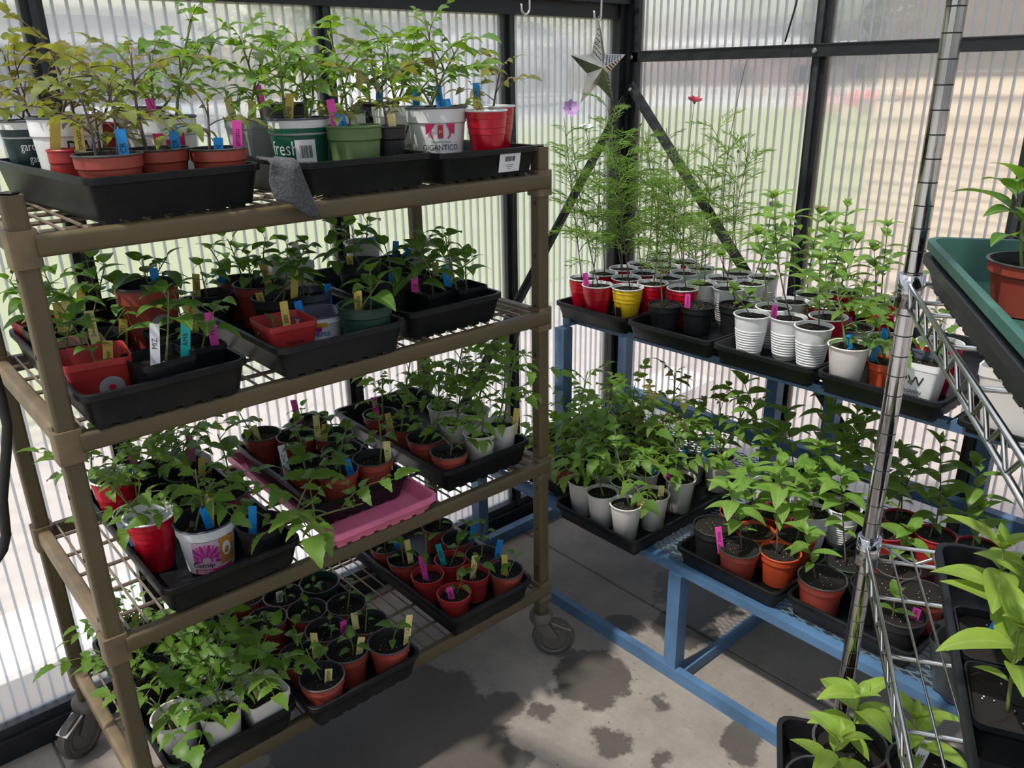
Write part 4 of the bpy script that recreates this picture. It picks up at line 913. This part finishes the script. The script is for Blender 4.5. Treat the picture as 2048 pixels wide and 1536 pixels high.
# ------------------------------------------------------------ what stands in the trays
TP = {'s1l': 'left tray, top cart shelf', 's1m': 'middle tray, top cart shelf', 's1r': 'right tray, top cart shelf', 's2l': 'left tray, second cart shelf', 's2m': 'middle tray, second cart shelf', 's2r': 'right tray, second cart shelf',
      's3l': 'left tray, third cart shelf', 's3m': 'middle tray, third cart shelf', 's3r': 'right tray, third cart shelf', 's4l': 'left tray, bottom cart shelf', 's4m': 'middle tray, bottom cart shelf', 's4r': 'right tray, bottom cart shelf',
      'u1': 'corner tray, upper bench', 'u2': 'second tray, upper bench', 'u3': 'third tray, upper bench', 'u4': 'fourth tray, upper bench', 'l0': 'corner tray, lower bench', 'l1': 'second tray, lower bench', 'l2': 'third tray, lower bench', 'l3': 'fourth tray, lower bench',
      'l4': 'near-end tray, lower bench', 'u5': 'near-end tray, upper bench', 'c1g': 'green tray, chrome shelving', 'c2': 'middle chrome shelf tray', 'c3': 'lowest chrome shelf tray', 'c1': '', 'pink': ''}
to, pe, zi, co, sp = 'tomato', 'pepper', 'zinnia', 'cosmos', 'sprout'
# top cart shelf
P('s1l', 'terra', 195, 307, to, [(215, 165), (160, 190)], [('b', 'CR', 240, 258)], Y=1.45, purple=True, ls=.9)
P('s1l', 'terra', 332, 297, to, [(262, 105)], [('b', 'CR', 345, 252)], Y=1.455, purple=True)
P('s1l', 'terra', 441, 294, to, [(415, 205)], [('p', 'Tomato', 465, 240), ('b', 'JEN', 430, 275)], Y=1.455, sc=.93, purple=True, ls=.8)
P('s1l', 'terra', 128, 303, to, [(185, 205)], [('y', 'Tomato', 112, 245)], Y=1.535, sc=.75, purple=True, ls=.7)
P('s1l', 'print', 101, 233, to, [(100, 105), (140, 150)], [('p', 'PED', 195, 228)], Y=1.655, sc=.87, dec='pw', da=.35, purple=True, look='white pot lettered with two large capitals')
P('s1l', 'red', 42, 285, None, [], [('y', '', 30, 220)], Y=1.56, sc=.62)
P('s1l', 'print', 12, 240, to, [(8, 112), (50, 160)], [], Y=1.83, sc=.75, dec='garden', purple=True, look='white pot with dark green and blue bands')
P('s1l', 'print', 331, 231, to, [(385, 32), (300, 110)], [('p', 'SB', 306, 196)], Y=1.63, sc=.77, dec='magenta', look='white pot with magenta shapes')
P('s1l', 'print', 385, 204, to, [(415, 95)], [], Y=1.78, sc=.7, look='plain white pot with grey rim')
P('s1l', 'red', 205, 245, to, [(235, 120)], [('p', '', 200, 225)], Y=1.78, sc=.9, purple=True)
P('s1m', 'sqgrey', 515, 238, to, [(478, 72), (530, 100)], [('Y', 'PL', 468, 192), ('Y', 'Tomato', 494, 200)], Y=1.70, sc=.78)
P('s1m', 'print', 595, 234, to, [(590, 65), (560, 110), (625, 130)], [('y', 'AMB', 566, 182)], Y=1.55, sc=.86, dec='fresh', da=-.25, look='white pot with green band and barcode')
P('s1m', 'green', 712, 249, to, [(705, 200)], [('b', 'Tora', 692, 225), ('p', 'CR', 672, 197)], Y=1.465, sc=.95, purple=True, ls=.7)
P('s1m', 'black', 795, 250, to, [(740, 130)], [('Y', '', 786, 228)], Y=1.48, sc=.72, purple=True)
P('s1r', 'sqprint', 795, 213, to, [(775, 90), (830, 110)], [('b', 'Tora', 830, 160)], Y=1.63, sc=.88, dec='pw', rz=-.3, look='square white pot lettered with capitals')
P('s1m', 'print', 700, 222, to, [(655, 60), (700, 130)], [('Y', '', 640, 205)], Y=1.64, sc=.7, dec='greenband', look='white pot with plain green band')
P('s1m', 'black', 570, 205, to, [(540, 90)], [('p', 'PED', 518, 158)], Y=1.84, sc=1.0); P('s1r', 'black', 755, 204, to, [(770, 75), (720, 100)], [('b', '', 752, 185)], Y=1.78, sc=1.)
P('s1r', 'print', 884, 212, to, [(850, 38), (925, 80), (815, 120)], [('b', '', 901, 197), ('b', 'Tomato', 884, 170)], Y=1.50, sc=.96, dec='giga', da=.12, look='tall white pot lettered in magenta and black')
P('s1r', 'solo', 958, 220, to, [(952, 182)], [('y', 'YEL', 964, 195)], Y=1.42, sc=.94, purple=True, ls=.6)
P('s1r', 'solo', 1018, 209, to, [(1003, 128)], [('b', '', 957, 160)], Y=1.49, sc=.98, purple=True, mass=8)
# second cart shelf
P('s2l', 'sqred', 193, 706, pe, [(165, 655)], [('y', 'Pepper', 198, 684)], sc=1.0, dec='sticker', soil=.4, ls=.6)
P('s2l', 'sqtan', 148, 680, pe, [(112, 600), (140, 640)], [('Y', 'Sweet', 178, 617)], sc=.95)
P('s2l', 'sqblack', 328, 692, pe, [(338, 585)], [('w', 'MIZ', 292, 645), ('t', 'AMB', 352, 632)], sc=.95)
P('s2l', 'sqblack', 425, 680, pe, [(430, 612)], [('p', 'PED', 440, 624)], sc=.85)
P('s2l', 'sqblack', 126, 645, pe, [(88, 545), (70, 585)], [('y', 'Pepper', 112, 605), ('Y', '', 118, 597)], sc=.95); P('s2l', 'sqblack', 190, 604, pe, [(172, 512), (212, 530)], [('y', '', 142, 566)])
P('s2l', 'black', 265, 650, pe, [(262, 605)], [('y', 'PED', 245, 635)], sc=.8, ls=.7); P('s2l', 'sqblack', 350, 655, pe, [(345, 575)], [('y', 'Pepper', 385, 570)], sc=.9)
P('s2l', 'sqred', 42, 598, pe, [(18, 560), (75, 545)], [], sc=.9); P('s2l', 'terra', 302, 564, pe, [(285, 520), (330, 520)], [('b', 'CR', 310, 535)], Y=1.68, sc=1.15, dec='sticker')
P('s2l', 'terra', 442, 540, pe, [(455, 480), (420, 500)], [('b', '', 412, 535)], sc=1.0); P('s2l', 'black', 395, 590, pe, [(400, 530)], [('y', 'Pepper', 380, 548)], sc=.9)
P('s2m', 'sqred', 566, 637, pe, [(545, 640)], [('y', '888', 570, 600)], sc=.95, dec='scrawl', soil=.5, ls=.5); P('s2m', 'tub', 640, 622, None, [], [('b', 'JEN', 606, 587)], sc=1.0, dec='burpee', soil=.3)
P('s2m', 'dgreen', 720, 602, pe, [(740, 545), (760, 560)], [('y', 'Sweet', 713, 582)], sc=1.05); P('s2m', 'slate', 645, 575, pe, [(590, 520)], [('b', '', 673, 570)], sc=.95)
P('s2m', 'terra', 515, 555, pe, [(530, 472), (495, 505)], [('y', 'AMB', 535, 508)], sc=1.1); P('s2m', 'black', 565, 575, pe, [(575, 490), (600, 540)], [('y', 'Pepper', 525, 590), ('y', '', 576, 515)], sc=1.0)
P('s2m', 'sqwhite', 632, 515, pe, [(610, 490)], [('w', 'MIZ', 624, 475)], Y=1.78, sc=.95); P('s2m', 'black', 700, 530, pe, [(680, 455), (660, 500)], [('y', 'Pepper', 700, 512)], Y=1.66, sc=1.0); P('s2m', 'paper', 728, 482, pe, [(735, 435), (705, 455)], [('b', '', 722, 482), ('b', 'Tora', 740, 475)], Y=1.84, sc=1.05)
P('s2r', 'sqblack', 840, 574, pe, [(845, 510), (820, 530)], [('p', 'SB', 806, 550)], sc=.82, ls=1.1); P('s2r', 'sqblack', 922, 562, pe, [(930, 520), (890, 470)], [('b', '', 890, 532)], sc=.80); P('s2r', 'sqblack', 982, 545, pe, [(975, 515)], [('w', 'CAN', 973, 512)], sc=.78, ls=.6)
P('s2r', 'black', 795, 552, pe, [(770, 490)], [('b', '', 782, 545)], sc=1.05); P('s2r', 'black', 835, 515, pe, [(870, 470), (885, 490)], [('b', 'Tora', 783, 483), ('b', '', 808, 495)], Y=1.72, sc=1.); P('s2r', 'sqblack', 935, 522, pe, [(900, 480)], [('y', '', 935, 522)], Y=1.7, sc=.8)
# third cart shelf
P('s3l', 'solo', 297, 1050, to, [(215, 960)], [('b', 'CR', 258, 1062)], sc=1.03, soil=.62, lean=1, ls=.9); P('s3l', 'print', 417, 1032, to, [(390, 935), (430, 960)], [('b', '', 415, 1010), ('y', 'PED', 400, 950)], sc=.86, dec='catnip', look='white pot with pink flower print')
P('s3l', 'black', 520, 1020, to, [(728, 1010), (640, 1000)], [('b', '', 490, 990)], sc=.92, lean=1, soil=.55, ls=1.45, n=5); P('s3l', 'terra', 453, 982, pe, [(435, 868)], [], sc=.95, n=4, ls=1.2); P('s3l', 'solo', 214, 950, to, [(150, 935), (240, 900)], [('b', '', 250, 945)], sc=1.03)
P('s3l', 'clear', 266, 1018, to, [(280, 960)], [], sc=.75); P('s3l', 'black', 258, 926, to, [(250, 880)], [('p', 'SB', 272, 908)], sc=1.0); P('s3l', 'sqwhite', 349, 876, to, [(365, 830), (330, 850)], [('p', '', 372, 850)], sc=.85); P('s3l', 'black', 372, 932, to, [(345, 870), (390, 890)], [('y', '', 395, 918)], sc=1.0)
for a in ((501, 876, [(478, 822)], [('Y', '', 515, 850)]), (579, 868, [(590, 850)], []), (609, 834, [(600, 815)], [('p', 'CR', 595, 796)]), (684, 897, [(690, 860)], []), (600, 930, [(590, 850)], [('w', 'MIZ', 562, 892)]), (684, 932, [(690, 870)], [('b', 'Tora', 702, 914)]), (755, 910, [(757, 832)], [('Y', 'CR', 775, 882)]), (664, 862, [(660, 830)], [('Y', 'YEL', 625, 818), ('y', '', 643, 850)])):
    P('s3m', 'terra' if a[0] != 609 else 'black', a[0], a[1], pe, a[2], a[3], sc=.92, ls=.7)
for a in ((759, 827, [(765, 760)], [('p', 'SB', 753, 794)]), (807, 849, [(822, 715)], [('y', '', 782, 822)]), (844, 875, [(890, 800)], []), (894, 907, [(905, 870)], [])): P('s3r', 'terra', a[0], a[1], to, a[2], a[3], sc=.92 if a[0] < 880 else .88, ls=.9)
for a in ((885, 811, [(925, 700), (880, 760)]), (909, 840, [(920, 790)]), (960, 815, [(985, 680), (940, 720)]), (959, 863, [(965, 800)]), (1018, 837, [(1040, 660), (1010, 740)])): P('s3r', 'paper', a[0], a[1], to, a[2], [('y', '', 1045, 815)] if a[0] == 1018 else [], sc=.92, ls=1.05)
# bottom cart shelf
P('s4l', 'paper', 318, 1455, to, [(300, 1395)], [('Y', '888', 308, 1478)], sc=1.0, soil=.6); P('s4l', 'paper', 415, 1440, to, [(415, 1340), (440, 1380)], [], sc=1.0); P('s4l', 'sqwhite', 512, 1398, to, [(500, 1330), (480, 1350)], [('Y', 'Tomato', 520, 1378)], sc=.95)
P('s4l', 'paper', 381, 1387, to, [(350, 1310), (400, 1320)], [('b', 'Tora', 388, 1375)]); P('s4l', 'paper', 497, 1331, to, [(470, 1290)], []); P('s4l', 'black', 469, 1300, to, [(480, 1250)], [], sc=.9); P('s4l', 'black', 437, 1270, to, [(420, 1230)], [], sc=.9); P('s4l', 'black', 275, 1345, to, [(250, 1320), (190, 1300)], [('Y', 'YEL', 262, 1382)], sc=1.); P('s4l', 'black', 330, 1290, to, [(320, 1270), (350, 1250)], [('p', '', 340, 1275)], sc=1.); P('s4l', 'black', 240, 1260, to, [(235, 1205), (262, 1225)], [('y', '', 262, 1230)], sc=1.)
for i, a in enumerate(((643, 1358, [(612, 1295)], [('Y', 'PEPPER', 652, 1350)]), (712, 1308, [(700, 1272)], [('Y', '', 712, 1275)]), (788, 1276, [(795, 1245)], [('Y', 'CAN', 806, 1230)]), (596, 1311, [(585, 1250)], [('Y', 'Pepper', 625, 1255)]), (674, 1267, [(660, 1242)], [('p', 'SB', 692, 1245)]), (741, 1235, [(735, 1205)], [('Y', '', 710, 1228)]), (538, 1260, [(545, 1240)], []), (617, 1232, [(615, 1200)], []), (687, 1205, [(705, 1165)], []), (494, 1214, [], []), (573, 1198, [(570, 1190)], [('w', '888', 560, 1210)]), (643, 1164, [(625, 1160)], []))):
    P('s4m', 'dgreen' if i == 11 else 'terra', a[0], a[1], sp if a[2] else None, a[2], a[3], sc=.95, ls=.75 if i < 4 else .5)
for i, a in enumerate(((908, 1184, [(925, 1160)], [('p', '888', 905, 1172)]), (965, 1141, [(960, 1105)], [('Y', 'YEL', 942, 1110)]), (1030, 1122, [(1035, 1112)], [('y', '', 1008, 1108)]), (855, 1148, [(852, 1070)], [('p', 'Zinnia', 850, 1098)]), (919, 1114, [(920, 1085)], [('t', 'AMB', 888, 1075)]), (976, 1097, [(972, 1055)], [('b', '', 1005, 1078)]), (803, 1116, [(800, 1095)], [('Y', '', 820, 1075)]), (926, 1071, [(935, 1045)], [('b', '', 948, 1048)]), (889, 1044, [(880, 1030)], []), (764, 1095, [(770, 1080)], [('b', '', 795, 1065)]))):
    P('s4r', 'red' if i in (0, 1, 3, 4) else 'terra', a[0], a[1], sp, a[2], a[3], sc=.88, ls=.6)
# upper bench
for x, y, k, tp, tg in ((1165, 553, 'solo', [(1128, 235)], []), (1195, 568, 'solo', [(1140, 218, 'petalviolet'), (1200, 330)], [('p', '', 1176, 545)]), (1257, 573, 'yellow', [(1215, 190)], []), (1253, 555, 'solo', [(1240, 290)], []), (1199, 544, 'solo', [(1172, 262, 'petalwhite')], []), (1244, 534, 'solo', [(1225, 250)], []), (1275, 525, 'solo', [(1290, 260)], []), (1311, 516, 'solo', [(1310, 250)], []), (1291, 544, 'solo', [(1285, 270)], []), (1298, 566, 'solo', [(1300, 300)], []), (1325, 532, 'solo', [(1345, 255)], [])):
    P('u1', k, x, y, co, tp, tg, sc=.97, dec='darkpatch' if k == 'yellow' else None, da=-.75, bare=.18 if len(tp[0]) > 2 else .0)
for x, y, k, tp, tg in ((1331, 552, 'ribbed', [(1350, 300)], []), (1358, 572, 'solo', [(1370, 310)], []), (1367, 544, 'ribbed', [(1392, 208, 'petalred')], []), (1391, 562, 'ribbed', [(1440, 235)], []), (1355, 521, 'solo', [(1380, 320)], []), (1400, 535, 'ribbed', [(1460, 330)], []), (1427, 551, 'ribbed', [(1522, 115)], []), (1449, 572, 'ribbed', [(1500, 290)], []), (1458, 539, 'ribbed', [(1535, 300)], []), (1317, 603, 'black', [(1325, 350)], []), (1388, 608, 'black', [(1360, 380)], [('p', 'Cosmos', 1376, 588)])):
    P('u2', k, x, y, co, tp, tg, sc=.97 if k != 'black' else .92, bare=.35 if len(tp[0]) > 2 or tp[0][1] < 150 else 0)
P('u2', 'black', 1461, 598, zi, [(1440, 515), (1500, 590)], [], sc=.95, n=3)
for x, y, k, tp, tg in ((1490, 622, 'ribbed', [(1470, 580)], []), (1564, 632, 'ribbed', [(1550, 395)], [('p', 'Zinnia', 1547, 610)]), (1626, 650, 'ribbed', [(1640, 520)], []), (1529, 608, 'ribbed', [(1515, 470)], []), (1558, 594, 'ribbed', [(1580, 440)], []), (1586, 580, 'ribbed', [(1640, 430, 'petalmag')], []), (1485, 562, 'ribbed', [(1545, 400)], []), (1509, 548, 'ribbed', [(1600, 460)], []), (1623, 604, 'solo', [(1660, 450)], [])):
    P('u3', k, x, y, zi, tp, tg, sc=.98, n=2 if x == 1490 else None, ls=1.05)
for x, y, k, pl, tp, tg, s_ in ((1677, 685, 'paper', to, [(1670, 560)], [('b', 'Tora', 1705, 670)], 1.05), (1744, 716, 'orange', to, [(1760, 640), (1740, 670)], [('b', '', 1730, 680)], .85), (1665, 630, 'solo', zi, [(1690, 470)], [], 1.), (1717, 657, 'clear', to, [(1730, 560), (1700, 590)], [('p', 'SB', 1704, 640)], .85), (1768, 680, 'paper', to, [(1770, 590)], [('b', '', 1768, 678)], 1.), (1687, 582, 'solo', zi, [(1715, 410), (1740, 480)], [], 1.), (1764, 598, 'solo', zi, [(1785, 450), (1760, 500)], [], 1.), (1869, 690, 'solo', to, [(1880, 640)], [], 1.05)):
    P('u4', k, x, y, pl, tp, tg, sc=s_, ls=1.0)
P('u4', 'sqprint', 1845, 712, None, [], [], sc=.92, dec='pw', soil=.8, look='square lettered white pot', da=-PI / 2, rz=.1)
# lower bench
for x, y, tp, tg, s_ in ((1149, 951, [(1110, 850), (1170, 900)], [], 1.), (1200, 979, [(1195, 920)], [], 1.), (1251, 1004, [(1230, 890)], [('y', '', 1280, 1005)], 1.), (1307, 986, [(1290, 930)], [('Y', '', 1322, 972)], 1.), (1251, 960, [(1240, 890)], [], 1.), (1191, 930, [(1160, 840), (1215, 850)], [], 1.), (1274, 930, [(1260, 820)], [('b', '', 1312, 930)], 1.), (1361, 954, [(1335, 850), (1350, 890)], [('p', '', 1338, 965)], 1.), (1442, 896, [(1440, 800), (1500, 800)], [('b', 'Tora', 1346, 835)], 1.08), (1225, 905, [(1225, 780), (1255, 800)], [], 1.)):
    P('l1', 'paper', x, y, to, tp, tg, sc=s_, ls=1.15)
P('l1', 'clear', 1390, 920, to, [(1420, 850), (1380, 870)], [('b', '', 1368, 890)], sc=.85, ls=1.1); P('l1', 'black', 1325, 915, to, [(1350, 745), (1310, 800)], [], sc=.95, purple=True)
P('l0', 'terra', 1106, 936, to, [(1095, 850), (1130, 870)], [('y', '', 1100, 840)]); P('l0', 'black', 1150, 860, to, [(1175, 745), (1140, 800)], [('b', '', 1172, 820)]); P('l0', 'black', 1205, 850, to, [(1215, 780), (1240, 790)], [])
P('l0', 'black', 1260, 830, to, [(1270, 770)], []); P('l0', 'black', 1160, 905, to, [(1150, 830), (1190, 840)], [])
for x, y, k, tp, tg, s_ in ((1425, 1050, 'black', [], [], 1.05), (1468, 1095, 'terra', [(1462, 985)], [('p', 'Zinnia', 1428, 1052)], .98), (1554, 1101, 'orange', [(1560, 940)], [], 1.), (1510, 1060, 'orange', [(1500, 940)], [], 1.), (1472, 1014, 'red', [(1445, 925)], [], 1.), (1551, 1026, 'red', [(1545, 950)], [], 1.), (1598, 1064, 'orange', [(1620, 945)], [], 1.), (1634, 1015, 'ribbed', [(1640, 900), (1600, 940)], [], 1.), (1674, 991, 'ribbed', [(1690, 880)], [], 1.), (1578, 916, 'ribbed', [(1570, 830)], [], 1.), (1558, 946, 'ribbed', [(1490, 770), (1540, 880)], [], 1.), (1638, 946, 'ribbed', [(1665, 800)], [], 1.)):
    P('l2', k, x, y, zi if tp else None, tp, tg, sc=s_, ls=1.15)
for x, y, k, tp, tg, s_ in ((1644, 1153, 'terra', [(1610, 1070)], [], 1.05), (1687, 1116, 'dgreen', [(1680, 960)], [], 1.), (1805, 1013, 'red', [(1800, 900), (1830, 940)], [], 1.), (1786, 1050, 'red', [(1760, 900)], [], 1.), (1853, 1045, 'red', [(1880, 890), (1890, 1000)], [], 1.), (1955, 1069, 'red', [(1950, 940), (1960, 1020)], [], 1.), (1794, 1136, 'terra', [(1820, 1065)], [], 1.), (1761, 1168, 'black', [], [], 1.), (1836, 1180, 'terra', [], [], 1.), (1799, 1224, 'black', [(1790, 1190)], [('p', '92-44', 1830, 1222)], 1.05), (1740, 920, 'black', [(1715, 790), (1735, 830)], [], 1.)):
    P('l3', k, x, y, zi if tp else None, tp, tg, sc=s_, ls=1.15)
# chrome shelving
P('c1g', 'terra', 2080, 520, pe, [(2030, 400), (2060, 370)], [], sc=.95, zsc=.68, ls=1.)
P('c2', 'sqblack', 1985, 1272, zi, [(2010, 1090), (2060, 1150)], [('b', '', 1985, 1240)], sc=1.0, zsc=.62, young=True, ls=1.15); P('c2', 'sqblack', 2020, 1395, zi, [(2040, 1250)], [], sc=1.0, zsc=.62, young=True, ls=1.1)
P('c3', 'terra', 1705, 1500, zi, [(1720, 1400)], [], sc=1.05, young=True, ls=1.25); P('c3', 'terra', 1610, 1545, zi, [(1680, 1480)], [], sc=1.05, young=True); P('c3', 'terra', 1840, 1530, zi, [(1835, 1430)], [('w', 'UE', 1845, 1430)], sc=1.1, young=True, ls=1.1)
P('u5', 'sqwhite', 1985, 775, None, [], [('Y', '', 1915, 725)], sc=1.5, soil=.7)
build_items()

# black tub wrapped in clear film at the near end of the lower bench
tb = thing('wrapped_tub', 'black tub wrapped in clear film with spindly seedlings, near end of lower bench', 'potted plant', (1.60, .405, BZ1 + .001), .4)
round_pot(.15, .11, .12).obj('pot', ['blackpot', 'blackpot', 'innerdark'], tb, None, 2); link('soil', soil_mesh(False), tb, T((0, 0, .08)) @ Matrix.Diagonal((.062, .062, .03, 1)))
fm = MB(); rs = []
for k, (r, z) in enumerate(((.068, .004), (.074, .05), (.081, .10), (.086, .118))): rs.append([((r + .004 * math.sin(i * 2.3 + k) + U(-.002, .002)) * math.cos(i * 2 * PI / 28), (r + .004 * math.sin(i * 2.3 + k) + U(-.002, .002)) * math.sin(i * 2 * PI / 28), z) for i in range(28)])
fm.rings(rs); fm.obj('film_wrap', 'wrapfilm', tb, None, 1)
mb = MB(); mb.box((.0, .02, .125), (.055, .0012, .08), 0, Matrix.Rotation(.3, 3, 'X')); mb.obj('white_card', 'tagwhite', tb)
for dx, dy, h in ((-.02, -.02, .15), (.02, .0, .19), (-.03, .02, .12)): zinnia(tb, (dx, dy, .078), (dx * 2.2, dy * 2, .078 + h), .75, True, None, 2)
